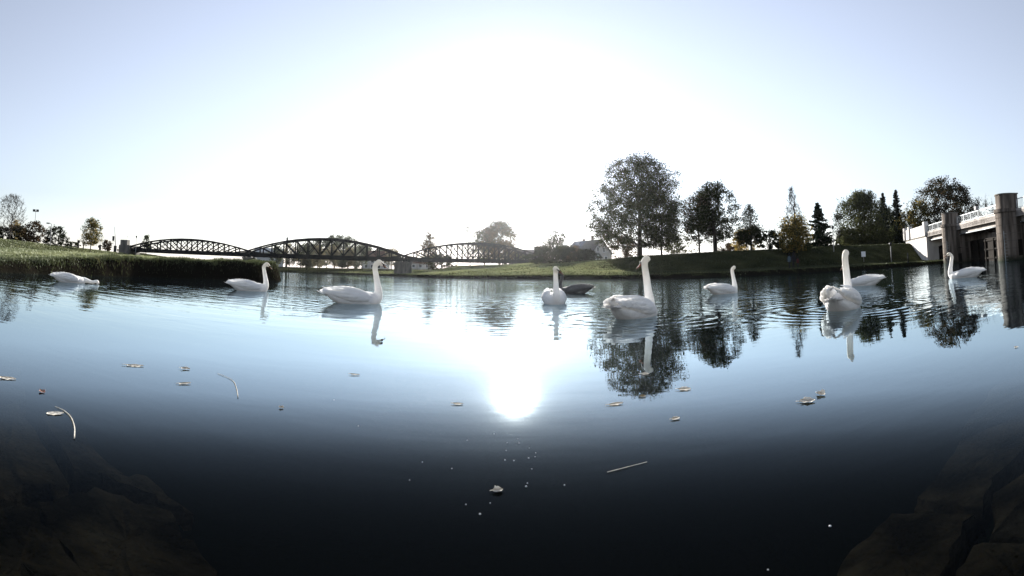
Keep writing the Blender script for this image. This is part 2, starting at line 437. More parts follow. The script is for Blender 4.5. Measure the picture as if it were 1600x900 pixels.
# ------------------------------------------------------------------ terrain
def P(a, d): return polar(a, d)
LEFT_CHAIN = [(-220, 150), (-120, 125), (-75, 106), (-56, 86), (-40, 58), (-21, 30), (-14.0, 23.0), (-11.3, 20.9), (-10.9, 18.6), (-12.2, 14.5),
              (-12.75, 11.2), (-12.2, 8.0), (-11.65, 5.3), (-11.2, 2), (-10.2, -3), (-7.5, -5)]
NEAR_CHAIN = [(-5.0, -4.0), (-2.5, -1.8), (-1.2, -1.1), (0, -0.9), (1.2, -1.0), (3, -1.8), (8, -5), (20, -12), (60, -40), (200, -120)]
RIGHT_CHAIN = [(260, -40), (120, 5), (75, 28), (60, 37), (53.8, 38.2), (50.2, 36.9), (46, 36.4), (41, 36.4), (33, 36.2), (27, 36.6), (21, 38.0), (15.5, 40.6), (9.5, 43.8), (3.5, 48.8),
               (-3.5, 56.5), (-10, 63), (-15.5, 69), (-20, 82), (-27, 98), (-40, 112), (-70, 124), (-120, 142), (-220, 172)]
def chaikin(ch, n=2):
    ch = [Vector(p) for p in ch]
    for _ in range(n):
        o = [ch[0]]
        for a, b in zip(ch, ch[1:]):
            o += [a * 0.75 + b * 0.25, a * 0.25 + b * 0.75]
        o.append(ch[-1]); ch = o
    return [tuple(p) for p in ch]
LEFT_S, NEAR_S, RIGHT_S = chaikin(LEFT_CHAIN), chaikin(NEAR_CHAIN), chaikin(RIGHT_CHAIN)
POLY = LEFT_S + NEAR_S + RIGHT_S          # closed outline of the river
SIDE = [0] * len(LEFT_S) + [1] * len(NEAR_S) + [2] * len(RIGHT_S)
PA = np.array(POLY); PB = np.roll(PA, -1, axis=0); PS = np.array(SIDE)

def wob(x, y):
    return (np.sin(x * 0.9 + 1.3 * np.sin(y * 0.7)) + np.sin(y * 1.1 + 0.8 * np.sin(x * 1.7 + 2)) + 0.6 * np.sin(x * 2.7 + y * 2.1) + 0.5 * np.sin(x * 4.3 - y * 3.7)) / 3.1

def shore(x, y):
    x = np.asarray(x, float); y = np.asarray(y, float)
    best = np.full(x.shape, 1e18); side = np.zeros(x.shape, int)
    inside = np.zeros(x.shape, bool)
    for a, b, s in zip(PA, PB, PS):
        dx, dy = b - a
        L2 = dx * dx + dy * dy + 1e-12
        t = np.clip(((x - a[0]) * dx + (y - a[1]) * dy) / L2, 0, 1)
        d2 = (x - a[0] - t * dx) ** 2 + (y - a[1] - t * dy) ** 2
        m = d2 < best
        best = np.where(m, d2, best); side = np.where(m, s, side)
        c = (a[1] > y) != (b[1] > y)
        with np.errstate(divide='ignore', invalid='ignore'):
            xi = a[0] + (y - a[1]) * dx / (dy if dy != 0 else 1e-12)
        inside ^= c & (x < xi)
    d = np.sqrt(best)
    return np.where(inside, -d, d), side

def sstep(a, b, t):
    t = np.clip((t - a) / (b - a), 0, 1)
    return t * t * (3 - 2 * t)

DIKE_A, DIKE_B = np.array((-54.6, 24.8)), np.array((-90.0, 79.0))
def ground(x, y):
    x = np.asarray(x, float); y = np.asarray(y, float)
    s, side = shore(x, y)
    s = s + np.where(side == 2, 0.45 * wob(x * 0.5, y * 0.5) + 0.15 * wob(x * 1.6, y * 1.6), 0.16 * wob(x * 1.3, y * 1.3))
    w = wob(x * 0.35, y * 0.35)
    zw = -0.12 - np.minimum(2.0, 0.75 * np.maximum(-s, 0))
    # left bank
    ze = np.interp(y, [0, 5, 11, 17, 20, 40], [0.24, 0.30, 0.70, 0.84, 0.86, 1.1]) + 0.07 * wob(x * 2.1, y * 2.1)
    zl = -0.12 + (ze + 0.12) * sstep(0, 0.5, s) + 0.012 * np.maximum(s - 0.5, 0).clip(0, 25)
    dd = (DIKE_B - DIKE_A); ln = np.hypot(*dd); dd = dd / ln
    al = (x - DIKE_A[0]) * dd[0] + (y - DIKE_A[1]) * dd[1]
    pe = (x - DIKE_A[0]) * (-dd[1]) + (y - DIKE_A[1]) * dd[0]        # >0 on the landward side
    crest = np.interp(al, [-30, 0, 60, 75], [2.6, 2.6, 2.9, 3.6])
    dk = crest - np.maximum(-pe - 1.0, 0) / 4.2
    dk = np.where(pe > 3, crest - 0.25, dk)
    bw = sstep(-60, -28, al)                                     # the dike starts some way behind the camera's left
    zl = np.where(s > 3, np.maximum(zl, dk * bw + zl * (1 - bw)), zl)
    zl = zl + 0.05 * w
    # right bank
    zg = np.where(x < -18, 0.42 + np.minimum(s * 0.06, 1.7), 0.40 + np.minimum(s * 0.095, 2.75))
    top = np.interp(x, [10, 20, 35, 55], [2.9, 2.95, 3.3, 3.9])
    zs = 0.42 + 0.035 * np.minimum(s, 8.5) + (top - 0.72) * np.clip((s - 8.5) / 6.8, 0, 1) + 0.008 * np.clip(s - 15.3, 0, 60)
    k = sstep(7, 19, x)
    zr = zg * (1 - k) + zs * k
    zr = -0.12 + (zr + 0.12) * sstep(0, 0.55, s) + 0.06 * w
    zn = -0.12 + 0.45 * sstep(0, 1.2, s) + 0.02 * np.minimum(s, 30)
    zz = np.where(side == 0, zl, np.where(side == 1, zn, zr))
    return np.where(s > 0, zz, zw)

def gz(x, y): return float(ground(np.array([x]), np.array([y]))[0])

# ground sheet, finer near the river, out to the horizon
rad = [0.0]
r = 0.5
while r < 1200:
    rad.append(r)
    r *= 1.03 if r < 9 else (1.0125 if r < 130 else 1.05)
rad = np.array(rad[1:])
ang = np.concatenate([np.arange(-78, 78, 0.3), np.arange(78, 282, 4.0)])
AA, RR = np.meshgrid(np.radians(ang), rad)
GX, GY = RR * np.sin(AA), RR * np.cos(AA)
GZ = ground(GX, GY)
nr, na = GX.shape
gv = np.stack([GX.ravel(), GY.ravel(), GZ.ravel()], 1)
ii, jj = np.meshgrid(np.arange(nr - 1), np.arange(na), indexing='ij')
j2 = (jj + 1) % na
gf = np.stack([ii * na + jj, ii * na + j2, (ii + 1) * na + j2, (ii + 1) * na + jj], -1).reshape(-1, 4)[:, ::-1]
gobj = mesh_np('ground', gv, gf, MAT['ground'], smooth=True)
tag(gobj, 'grassy river banks and dikes on both sides of the water', kind='structure')

wv = [(-400, -250, 0), (400, -250, 0), (400, 400, 0), (-400, 400, 0)]
water = mesh_np('water', wv, [(0, 1, 2, 3)], MAT['water'])
tag(water, 'calm dark river surface mirroring the sky', kind='structure')

# ------------------------------------------------------------------ grass
def blades(name, x, y, h, w, mat, label, parent=None, lean=0.35, sink=0.03):
    n = len(x)
    z = ground(x, y) - sink
    a = RNG.uniform(0, math.pi, n)
    dx, dy = np.cos(a) * w / 2, np.sin(a) * w / 2
    b = RNG.uniform(0, 2 * math.pi, n)
    l = RNG.normal(0, lean, n) * h
    v = np.empty((n, 3, 3))
    v[:, 0] = np.stack([x - dx, y - dy, z], 1)
    v[:, 1] = np.stack([x + dx, y + dy, z], 1)
    v[:, 2] = np.stack([x + np.cos(b) * l, y + np.sin(b) * l, z + h], 1)
    o = mesh_np(name, v.reshape(-1, 3), np.arange(3 * n).reshape(-1, 3), mat, parent)
    return tag(o, label, 'grass' if parent is None else None, kind='stuff')

def polar_scatter(n, a0, a1, d0, d1, side, smin, smax, pw=1.0):
    a = np.radians(RNG.uniform(a0, a1, n)); d = d0 * (d1 / d0) ** (RNG.uniform(0, 1, n) ** pw)
    x, y = d * np.sin(a), d * np.cos(a)
    s, sd_ = shore(x, y)
    k = (sd_ == side) & (s > smin) & (s < smax)
    return x[k], y[k], s[k]

x, y, s = polar_scatter(460000, -72, -28, 10, 50, 0, 0.05, 1.7)
k_ = (s > 0.38) | (RNG.uniform(0, 1, len(x)) < 0.28 * np.clip(s / 0.38, 0, 1) ** 1.5)
x, y, s = x[k_], y[k_], s[k_]
tuft = 0.5 + 0.5 * wob(x * 1.7 + 3, y * 1.7)
keep = RNG.uniform(0, 1, len(x)) < (0.35 + 0.65 * tuft)
x, y, s, tuft = x[keep], y[keep], s[keep], tuft[keep]
h = (0.05 + 0.13 * tuft) * RNG.uniform(0.5, 1.3, len(x)) * np.interp(y, [0, 8, 18], [0.6, 0.9, 1.25])
blades('bank_grass', x, y, h, RNG.uniform(0.012, 0.03, len(x)), MAT['reed'], 'tufted grass along the steep left bank edge')
x, y, s = polar_scatter(170000, -72, -40, 13, 110, 0, 1.0, 90, 1.0)
blades('meadow_grass', x, y, RNG.uniform(0.04, 0.13, len(x)), np.hypot(x, y) * RNG.uniform(0.0010, 0.0022, len(x)), MAT['grass'], 'short mown grass on the left meadow and dike', lean=0.6)
x, y, s = polar_scatter(260000, -34, 62, 36, 140, 2, 0.35, 1.5)
h = RNG.uniform(0.08, 0.3, len(x)) * (0.5 + 0.6 * (0.5 + 0.5 * wob(x * 1.2, y * 1.2)))
blades('shore_grass', x, y, h, np.hypot(x, y) * RNG.uniform(0.0008, 0.0016, len(x)), MAT['reed'], 'long grass fringe along the far right shore')
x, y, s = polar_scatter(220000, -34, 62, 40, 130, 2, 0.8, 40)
for nm_, sel_, mt_, lb_ in (('slope_grass', x < 13, 'grass', 'pale sunlit grass on the slope below the house'), ('shade_toned_grass', x >= 13, 'rough', 'rough grass on the right embankment, its shade put into the colour')):
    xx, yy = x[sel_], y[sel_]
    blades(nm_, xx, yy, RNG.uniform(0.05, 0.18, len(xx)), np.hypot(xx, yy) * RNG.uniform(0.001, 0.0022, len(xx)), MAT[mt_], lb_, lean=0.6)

# ------------------------------------------------------------------ trees
def tubes_np(p0, p1, r0, r1, n=5):
    d = p1 - p0
    L = np.linalg.norm(d, axis=1, keepdims=True) + 1e-9
    d = d / L
    ref = np.where(np.abs(d[:, 2:3]) < 0.9, np.array([[0, 0, 1.0]]), np.array([[1.0, 0, 0]]))
    s = np.cross(d, ref); s /= np.linalg.norm(s, axis=1, keepdims=True) + 1e-9
    t = np.cross(d, s)
    k = np.arange(n) * 2 * math.pi / n
    ring = s[:, None, :] * np.cos(k)[None, :, None] + t[:, None, :] * np.sin(k)[None, :, None]
    a = p0[:, None, :] + ring * r0[:, None, None]
    b = p1[:, None, :] + ring * r1[:, None, None]
    v = np.concatenate([a, b], 1).reshape(-1, 3)
    base = (np.arange(len(p0)) * 2 * n)[:, None]
    i = np.arange(n)[None, :]; j = (np.arange(n)[None, :] + 1) % n
    f = np.stack([base + i, base + j, base + n + j, base + n + i], -1).reshape(-1, 4)
    return v, f

def diamonds(c, size, rng, droop=0.0):
    n = len(c)
    u = rng.normal(0, 1, (n, 3)); u[:, 2] -= droop
    u /= np.linalg.norm(u, axis=1, keepdims=True)
    w = rng.normal(0, 1, (n, 3)); w = np.cross(u, w); w /= np.linalg.norm(w, axis=1, keepdims=True) + 1e-9
    s = size[:, None]
    v = np.stack([c - u * s * 0.5, c + w * s * 0.36, c + u * s * 0.55, c - w * s * 0.36], 1).reshape(-1, 3)
    return v, np.arange(4 * n).reshape(-1, 4)

def tree(name, x, y, height, width, trunk_frac=0.2, trunk_r=0.25, nodes=260, leaves=6000, leaf=0.3, leaf_mat='leaf_olive', bark='bark',
         seed=1, shape='round', sigma=0.035, lobes=10, up=0.0, droop=0.0, leaf_zone=(0.0, 1.0), label='', group='', lean=0.0, thin=0.0, mix=None, cat='tree', twig_r=None, lobed=0.55):
    rng = np.random.default_rng(seed)
    z0 = gz(x, y) - 0.08
    root = empty(name, (x, y, z0), 0, label, cat, group)
    th = height * trunk_frac
    ch = height - th
    rw = width / 2
    def prof(t):
        if shape == 'round': return np.sqrt(np.clip(1 - (2 * t - 0.85) ** 2 / 1.35, 0.02, 1))
        if shape == 'dome': return np.sqrt(np.clip(1 - np.clip(t - 0.18, 0, 1) ** 2 / 0.70, 0.02, 1)) * np.clip(0.55 + 3 * t, 0, 1)
        if shape == 'cone': return np.clip((1 - t) ** 0.75 * np.clip(0.5 + 3.2 * t, 0, 1), 0.03, 1)
        if shape == 'spire': return np.clip((1 - t) ** 0.9 * np.clip(0.6 + 3 * t, 0, 1), 0.02, 1)
        return np.ones_like(t)
    # blob centres make the crown uneven
    bt = rng.uniform(0.08, 0.92, lobes); ba = rng.uniform(0, 2 * math.pi, lobes); br = np.sqrt(rng.uniform(0.1, 1, lobes)) * 0.72 * rw * prof(bt)
    bc = np.stack([br * np.cos(ba), br * np.sin(ba), th + bt * ch], 1)
    bs = rng.uniform(0.26, 0.42, lobes) * min(rw, ch * 0.5) * 1.15
    k = rng.integers(0, lobes, nodes)
    d = rng.normal(0, 1, (nodes, 3)); d /= np.linalg.norm(d, axis=1, keepdims=True)
    pb = bc[k] + d * (bs[k] * rng.uniform(0.3, 1.0, nodes) ** 0.6)[:, None]
    t = rng.uniform(0.0, 1.0, nodes); a = rng.uniform(0, 2 * math.pi, nodes); q = np.sqrt(rng.uniform(0.02, 1, nodes)) * rw * prof(t)
    pe = np.stack([q * np.cos(a), q * np.sin(a), th + t * ch], 1)
    pts = np.where((rng.uniform(0, 1, nodes) < lobed)[:, None], pb, pe)
    tt = (pts[:, 2] - th) / ch
    keep = (tt > -0.06) & (tt < 1.02) & (np.hypot(pts[:, 0], pts[:, 1]) < rw * prof(np.clip(tt, 0, 1)) * 1.12 + 0.1)
    pts = pts[keep]
    # trunk and leader
    lead = 0.93 if shape in ('cone', 'spire') else 0.45
    nt_ = 10
    tz = np.linspace(0, th + ch * lead, nt_)
    wig = np.cumsum(rng.normal(0, 0.012 * height, (nt_, 2)), 0) * (tz / height)[:, None]
    nodes_p = [np.array([wig[i, 0] + lean * tz[i], wig[i, 1], tz[i]]) for i in range(nt_)]
    par = [-1] + list(range(nt_ - 1)); path = [0.0] * nt_
    for i in range(1, nt_): path[i] = path[i - 1] + np.linalg.norm(nodes_p[i] - nodes_p[i - 1]) * 0.6
    first = max(1, int(np.searchsorted(tz, th * 0.85)))
    order = np.argsort(np.linalg.norm(pts - np.array([0, 0, th]), axis=1))
    arr = np.zeros((len(pts) + nt_, 3)); arr[:nt_] = nodes_p; cnt = nt_
    pth = np.zeros(len(pts) + nt_); pth[:nt_] = path
    for i in order:
        p = pts[i]
        c = arr[first:cnt]
        dv = p - c
        dist = np.linalg.norm(dv, axis=1)
        pen = np.where(dv[:, 2] < up * dist, 1.8, 1.0)
        cost = dist * pen + 0.22 * pth[first:cnt]
        j = int(np.argmin(cost)) + first
        arr[cnt] = p; par.append(j); pth[cnt] = pth[j] + dist[j - first]
        cnt += 1
    par = np.array(par)
    count = np.ones(cnt)
    for i in range(cnt - 1, 0, -1): count[par[i]] += count[i]
    rr = trunk_r * (count / count[0]) ** 0.52
    rr[:nt_] = np.maximum(rr[:nt_], trunk_r * (1 - 0.93 * tz / (height)) * (0.8 if lead < 0.9 else 0.75))
    rr = np.maximum(rr, 0.012 if height < 8 else 0.016)
    e = np.arange(1, cnt)
    p0, p1 = arr[par[e]], arr[e]
    # bend each limb once
    mid = (p0 + p1) / 2 + rng.normal(0, 0.05, p0.shape) * np.linalg.norm(p1 - p0, axis=1, keepdims=True)
    mid[:nt_ - 1] = (p0[:nt_ - 1] + p1[:nt_ - 1]) / 2
    r0 = np.minimum(rr[par[e]], rr[e] * 1.5); r0[:nt_ - 1] = rr[par[e]][:nt_ - 1]; rm = (r0 + rr[e]) / 2
    if nt_ > 1: r0[0] *= 1.35
    v1, f1 = tubes_np(np.concatenate([p0, mid]), np.concatenate([mid, p1]), np.concatenate([r0, rm]), np.concatenate([rm, rr[e]]), 6)
    # twigs
    tips = np.arange(nt_, cnt)
    nt2 = len(tips) * 3
    ti = rng.choice(tips, nt2)
    dirv = arr[ti] - arr[par[ti]]; dirv /= np.linalg.norm(dirv, axis=1, keepdims=True) + 1e-6
    dirv = dirv + rng.normal(0, 0.55, dirv.shape) + np.array([0, 0, up * 0.8 - droop * 0.8]); dirv /= np.linalg.norm(dirv, axis=1, keepdims=True)
    tl = rng.uniform(0.03, 0.075, nt2) * height * (1 + 0.8 * droop)
    q0 = arr[ti]; q1 = q0 + dirv * tl[:, None]
    tw = np.full(nt2, twig_r or (0.014 if height > 8 else 0.010))
    v2, f2 = tubes_np(q0, q1, tw, tw * 0.4, 3)
    mesh_np('trunk', np.concatenate([v1, v2]), np.concatenate([f1, f2 + len(v1)]), MAT[bark], root, True)
    if leaves:
        def crown(nm, n, m, sel):
            w = rng.integers(0, nt2, n * 2)
            f = rng.uniform(0, 1.05, n * 2)[:, None]
            c = q0[w] * (1 - f) + q1[w] * f + rng.normal(0, sigma * height, (n * 2, 3)) * np.array([1, 1, 0.8])
            if droop: c[:, 2] -= rng.exponential(droop * 0.06 * height, n * 2)
            t_ = (c[:, 2] - th * 0.6) / (height - th * 0.6)
            ok = (t_ > leaf_zone[0]) & (t_ < leaf_zone[1] + rng.normal(0, 0.06, len(t_))) & (c[:, 2] > th * 0.25)
            if thin: ok &= rng.uniform(0, 1, len(t_)) > thin * np.clip(t_, 0, 1)
            if sel is not None: ok &= sel(c, t_)
            c = c[ok][:n]
            v, ff = diamonds(c, rng.uniform(0.55, 1.25, len(c)) * leaf, rng, droop)
            mesh_np(nm, v, ff, MAT[m], root)
        if mix:
            crown('crown', int(leaves * 0.6), leaf_mat, None); crown('crown', int(leaves * 0.4), mix, None)
        else:
            crown('crown', leaves, leaf_mat, None)
    return root

def conifer(name, x, y, height, width, seed, label, group, leaf=0.34):
    rng = np.random.default_rng(seed)
    z0 = gz(x, y) - 0.08
    root = empty(name, (x, y, z0), 0, label, 'tree', group)
    P0, P1, R0, R1, C = [], [], [], [], []
    zs = np.linspace(0, height, 14)
    for a, b in zip(zs, zs[1:]):
        P0.append((0, 0, a)); P1.append((0, 0, b)); R0.append(0.16 * (1 - a / height) + 0.015); R1.append(0.16 * (1 - b / height) + 0.015)
    nlev = int(height * 3.2)
    for i in range(nlev):
        t = 0.07 + 0.92 * i / nlev
        z = t * height
        L = width / 2 * (1 - t) * rng.uniform(0.7, 1.15) + 0.12
        for k in range(rng.integers(4, 7)):
            a = rng.uniform(0, 2 * math.pi); l = L * rng.uniform(0.6, 1.1)
            e1 = np.array([math.cos(a) * l * 0.6, math.sin(a) * l * 0.6, z - l * 0.16])
            e2 = np.array([math.cos(a) * l, math.sin(a) * l, z - l * 0.12 + 0.06 * l])
            s0 = np.array([0, 0, z])
            P0 += [s0, e1]; P1 += [e1, e2]; R0 += [0.03, 0.02]; R1 += [0.02, 0.006]
            m = int(10 + 26 * l)
            f = rng.uniform(0.12, 1.02, m)[:, None]
            c = np.where(f < 0.6, s0 + (e1 - s0) * f / 0.6, e1 + (e2 - e1) * (f - 0.6) / 0.4)
            c = c + rng.normal(0, 0.11, (m, 3)) * np.array([1, 1, 0.6]) - np.array([0, 0, 1]) * np.abs(rng.normal(0, 0.10, (m, 1)))
            C.append(c)
    v, f = tubes_np(np.array(P0, float), np.array(P1, float), np.array(R0), np.array(R1), 5)
    mesh_np('trunk', v, f, MAT['bark'], root, True)
    C = np.concatenate(C)
    v, f = diamonds(C, rng.uniform(0.6, 1.2, len(C)) * leaf, rng, 0.5)
    mesh_np('crown', v, f, MAT['needle'], root)
    return root

GR = 'trees on the right embankment'
def T(px, d, *a, **k):
    x, y = polar(az(px), d)
    return tree(a[0], x, y, *a[1:], **k)

# right embankment
T(1000, 69, 'broadleaf_tree', 15.8, 16.4, 0.12, 0.42, 1000, 38000, 0.25, 'leaf_olive', seed=3, shape='dome', lobes=26, lobed=0.4, sigma=0.020, label='largest olive-brown broadleaf tree on the embankment beside the house', group=GR, mix='leaf_dark')
T(1034, 70, 'broadleaf_tree', 10.5, 6.0, 0.24, 0.16, 260, 7000, 0.25, 'leaf_dark', seed=5, shape='round', lobes=9, label='slim dark tree half hidden in the right of the largest crown', group=GR)
T(1118, 66, 'broadleaf_tree', 10.6, 8.2, 0.16, 0.32, 560, 13000, 0.25, 'leaf_dark', seed=8, shape='dome', lobes=13, sigma=0.022, label='dark forked tree standing just right of the largest tree', group=GR, mix='leaf_olive')
T(1093, 68, 'broadleaf_tree', 9.6, 5.0, 0.2, 0.14, 240, 5600, 0.25, 'leaf_brown', seed=9, shape='round', lobes=8, label='slender rusty brown tree left of the dark forked tree', group=GR, mix='leaf_dark')
T(1174, 66, 'broadleaf_tree', 7.0, 4.4, 0.16, 0.14, 380, 4200, 0.23, 'leaf_dark', seed=12, shape='cone', lobes=8, label='thin dark tree with sparse top above the golden bush', group=GR, thin=0.7, up=0.2, twig_r=.025)
T(1166, 69, 'autumn_bush', 3.6, 5.0, 0.06, 0.1, 170, 3600, 0.25, 'leaf_yellow', seed=14, shape='dome', lobes=8, sigma=0.05, label='golden autumn bush under the thin dark tree', group='bushes on the right embankment', cat='bush')
T(1203, 65, 'dark_bush', 3.0, 4.6, 0.06, 0.1, 170, 3000, 0.24, 'leaf_dark', seed=15, shape='dome', lobes=8, sigma=0.05, label='low dark bush right of the golden autumn bush', group='bushes on the right embankment', cat='bush')
T(1241, 60, 'broadleaf_tree', 9.2, 4.9, 0.1, 0.16, 480, 7500, 0.22, 'leaf_yellow', seed=17, shape='cone', lobes=8, lobed=0.1, up=0.5, twig_r=.015, leaf_zone=(0.0, 0.5), label='tall tapering tree, bare on top with yellow leaves below', group=GR, mix='leaf_green')
conifer('conifer', *polar(az(1281), 72), 7.6, 6.8, 21, 'small conifer between the yellow tapering tree and the willow', 'conifers on the right embankment')
T(1313, 70, 'young_tree', 6.4, 2.6, 0.2, 0.06, 260, 700, 0.2, 'leaf_olive', seed=23, shape='cone', lobes=5, up=0.4, label='thin nearly bare young tree left of the willow', group=GR)
T(1352, 100, 'willow_tree', 13.2, 12.6, 0.05, 0.4, 480, 21000, 0.34, 'leaf_green', seed=25, shape='dome', lobes=12, droop=0.9, sigma=0.03, label='drooping grey-green willow on the embankment', group=GR, mix='leaf_olive')
conifer('conifer', *polar(az(1384), 112), 14.6, 8.0, 27, 'left one of two dark spruces beside the willow', 'conifers on the right embankment')
conifer('conifer', *polar(az(1405), 112), 15.2, 8.0, 28, 'right one of two dark spruces beside the willow', 'conifers on the right embankment')
T(1396, 114, 'dark_bush', 9.0, 17.0, 0.06, 0.14, 260, 8000, 0.4, 'leaf_dark', seed=29, shape='dome', lobes=8, sigma=0.05, label='dark undergrowth mound below the two spruces', group='bushes on the right embankment', cat='bush')
T(1480, 92, 'broadleaf_tree', 13.4, 15.0, 0.10, 0.4, 600, 17000, 0.34, 'leaf_dark', seed=31, shape='dome', lobes=16, sigma=0.028, label='broad dark tree behind the concrete bridge', group=GR, mix='leaf_brown')
T(1436, 88, 'broadleaf_tree', 8.6, 6.2, 0.1, 0.2, 220, 5200, 0.32, 'leaf_green', seed=33, shape='round', lobes=9, sigma=0.04, label='pale green leafy tree above the concrete wing wall', group=GR, mix='leaf_yellow')
for i, (px, d, h) in enumerate([(1533, 150, 15.5), (1545, 152, 17.0), (1555, 150, 15.6)]):
    T(px, d, 'poplar_tree', h, 1.5, 0.08, 0.13, 150, 260, 0.35, 'leaf_olive', seed=40 + i, shape='spire', lobes=5, up=0.8,
      label=['leftmost of three faint bare poplars behind the bridge railing', 'middle and tallest of three faint bare poplars behind the railing', 'rightmost of three faint bare poplars behind the bridge railing'][i], group='poplars far behind the bridge')
T(955, 78, 'young_tree', 6.0, 3.6, 0.3, 0.09, 150, 1100, 0.26, 'leaf_brown', seed=45, shape='round', lobes=6, label='small sparse brown tree right of the house', group=GR)
T(978, 82, 'autumn_bush', 4.4, 6.0, 0.05, 0.1, 150, 2600, 0.28, 'leaf_brown', seed=46, shape='dome', lobes=7, sigma=0.05, label='brown bush behind the trunk of the largest tree', group='bushes on the right embankment', cat='bush')
T(1058, 80, 'pale_bush', 4.0, 8.0, 0.05, 0.1, 150, 2200, 0.28, 'leaf_green', seed=47, shape='dome', lobes=8, sigma=0.05, label='pale yellow-green bush between the largest tree and dark forked tree', group='bushes on the right embankment', cat='bush')

T(1384, 120, 'broadleaf_tree', 11.5, 13.0, 0.08, 0.3, 300, 9000, 0.36, 'leaf_dark', seed=35, shape='dome', lobes=12, sigma=0.04, label='dense dark tree filling the gap between willow and spruces', group=GR)
T(1250, 63, 'dark_bush', 1.9, 3.4, 0.05, 0.08, 130, 2200, 0.22, 'leaf_dark', seed=36, shape='dome', lobes=7, sigma=0.06, label='low dark bush at the foot of the yellow tapering tree', group='bushes on the right embankment', cat='bush')
T(1292, 76, 'dark_bush', 1.7, 5.0, 0.05, 0.08, 130, 2200, 0.24, 'leaf_dark', seed=37, shape='dome', lobes=8, sigma=0.06, label='low dark hedge right of the small conifer', group='bushes on the right embankment', cat='bush')
T(1330, 96, 'pale_bush', 4.2, 6.0, 0.05, 0.1, 150, 3000, 0.3, 'leaf_green', seed=38, shape='dome', lobes=8, sigma=0.06, label='grey-green bush at the left foot of the willow', group='bushes on the right embankment', cat='bush')
T(1142, 84, 'autumn_bush', 2.4, 6.0, 0.05, 0.1, 150, 2200, 0.26, 'leaf_brown', seed=39, shape='dome', lobes=8, sigma=0.06, label='low brown thicket between dark forked tree and golden bush', group='bushes on the right embankment', cat='bush')

# middle of the picture, behind the truss bridge
GM = 'trees behind the truss bridge'
T(780, 125, 'broadleaf_tree', 12.4, 12.5, 0.12, 0.35, 460, 11000, 0.4, 'leaf_brown', seed=51, shape='dome', lobes=13, sigma=0.03, label='large rusty brown tree behind the last truss span', group=GM, mix='leaf_dark')
T(757, 128, 'broadleaf_tree', 10.6, 7.0, 0.12, 0.25, 240, 3600, 0.48, 'leaf_olive', seed=52, shape='round', lobes=9, label='olive tree left of the large rusty brown tree', group=GM)
T(735, 130, 'birch_tree', 12.0, 9.0, 0.2, 0.14, 420, 900, 0.3, 'leaf_olive', bark='birch', seed=53, shape='round', lobes=9, up=0.3, label='sparse nearly bare birch above the last truss span', group=GM)
T(670, 128, 'broadleaf_tree', 11.0, 7.0, 0.15, 0.2, 260, 2600, 0.42, 'leaf_brown', seed=54, shape='cone', lobes=9, label='brown tree right of the stone bridge pier', group=GM, thin=0.5)
T(690, 122, 'dark_bush', 4.4, 9.0, 0.06, 0.15, 200, 3600, 0.4, 'leaf_olive', seed=55, shape='dome', lobes=9, sigma=0.05, label='dark bush mass behind the left half of the last span', group=GM, cat='bush')
T(800, 128, 'dark_bush', 4.6, 12.0, 0.06, 0.15, 200, 3600, 0.4, 'leaf_olive', seed=56, shape='dome', lobes=9, sigma=0.05, label='dark bush mass under the large rusty brown tree', group=GM, cat='bush')
T(868, 104, 'broadleaf_tree', 7.6, 6.6, 0.1, 0.18, 300, 2600, 0.36, 'leaf_dark', seed=57, shape='round', lobes=10, up=0.2, label='dark twiggy tree at the right end of the truss bridge', group=GM)
T(893, 108, 'autumn_bush', 4.6, 6.0, 0.05, 0.12, 170, 2400, 0.36, 'leaf_brown', seed=58, shape='dome', lobes=8, sigma=0.05, label='brown shrub in front of the house', group=GM, cat='bush')
for i, (px, d, h, w) in enumerate([(850, 80, 3.0, 7.0), (884, 78, 2.8, 7.0), (915, 76, 2.0, 5.0)]):
    T(px, d, 'dark_bush', h, w, 0.04, 0.1, 170, 3400, 0.3, 'leaf_dark', seed=60 + i, shape='dome', lobes=9, sigma=0.06,
      label=['dark rounded bush below the right end of the truss bridge', 'dark rounded bush on the slope below the brown shrub', 'low dark bush on the slope below the house'][i], group='bushes on the far slope', cat='bush')
# row on the far shore seen below and through the middle span
row = [(432, 150, 8, 'leaf_olive', 'poplar-like olive tree beside the pale block under the bridge'), (452, 148, 9, 'leaf_yellow', 'yellow tree second from the left under the middle span'),
       (470, 152, 8, 'leaf_dark', 'dark tree right of the yellow one under the middle span'), (497, 150, 8, 'leaf_brown', 'brown tree below the hilltop clump'),
       (522, 150, 8.5, 'leaf_yellow', 'ochre tree under the crown of the middle span'), (545, 149, 7, 'leaf_brown', 'reddish brown tree under the middle span'),
       (566, 152, 8, 'leaf_olive', 'olive tree left of the low pale house'), (612, 150, 7.5, 'leaf_brown', 'brown tree just left of the stone pier'), (480, 146, 5, 'leaf_brown', 'short brown tree beside the dark one under the span'),
       (535, 146, 5, 'leaf_olive', 'short olive tree in the middle of the far row')]
for i, (px, d, h, lm, lb) in enumerate(row):
    T(px, d, 'row_tree', h, h * 0.62, 0.18, 0.14, 120, 1900, 0.42, {'leaf_dark': 'leaf_olive', 'leaf_olive': 'leaf_far_green', 'leaf_brown': 'leaf_far', 'leaf_yellow': 'leaf_far'}[lm], seed=70 + i, shape='round', lobes=7, sigma=0.04, label=lb, group='row of small trees on the far shore')
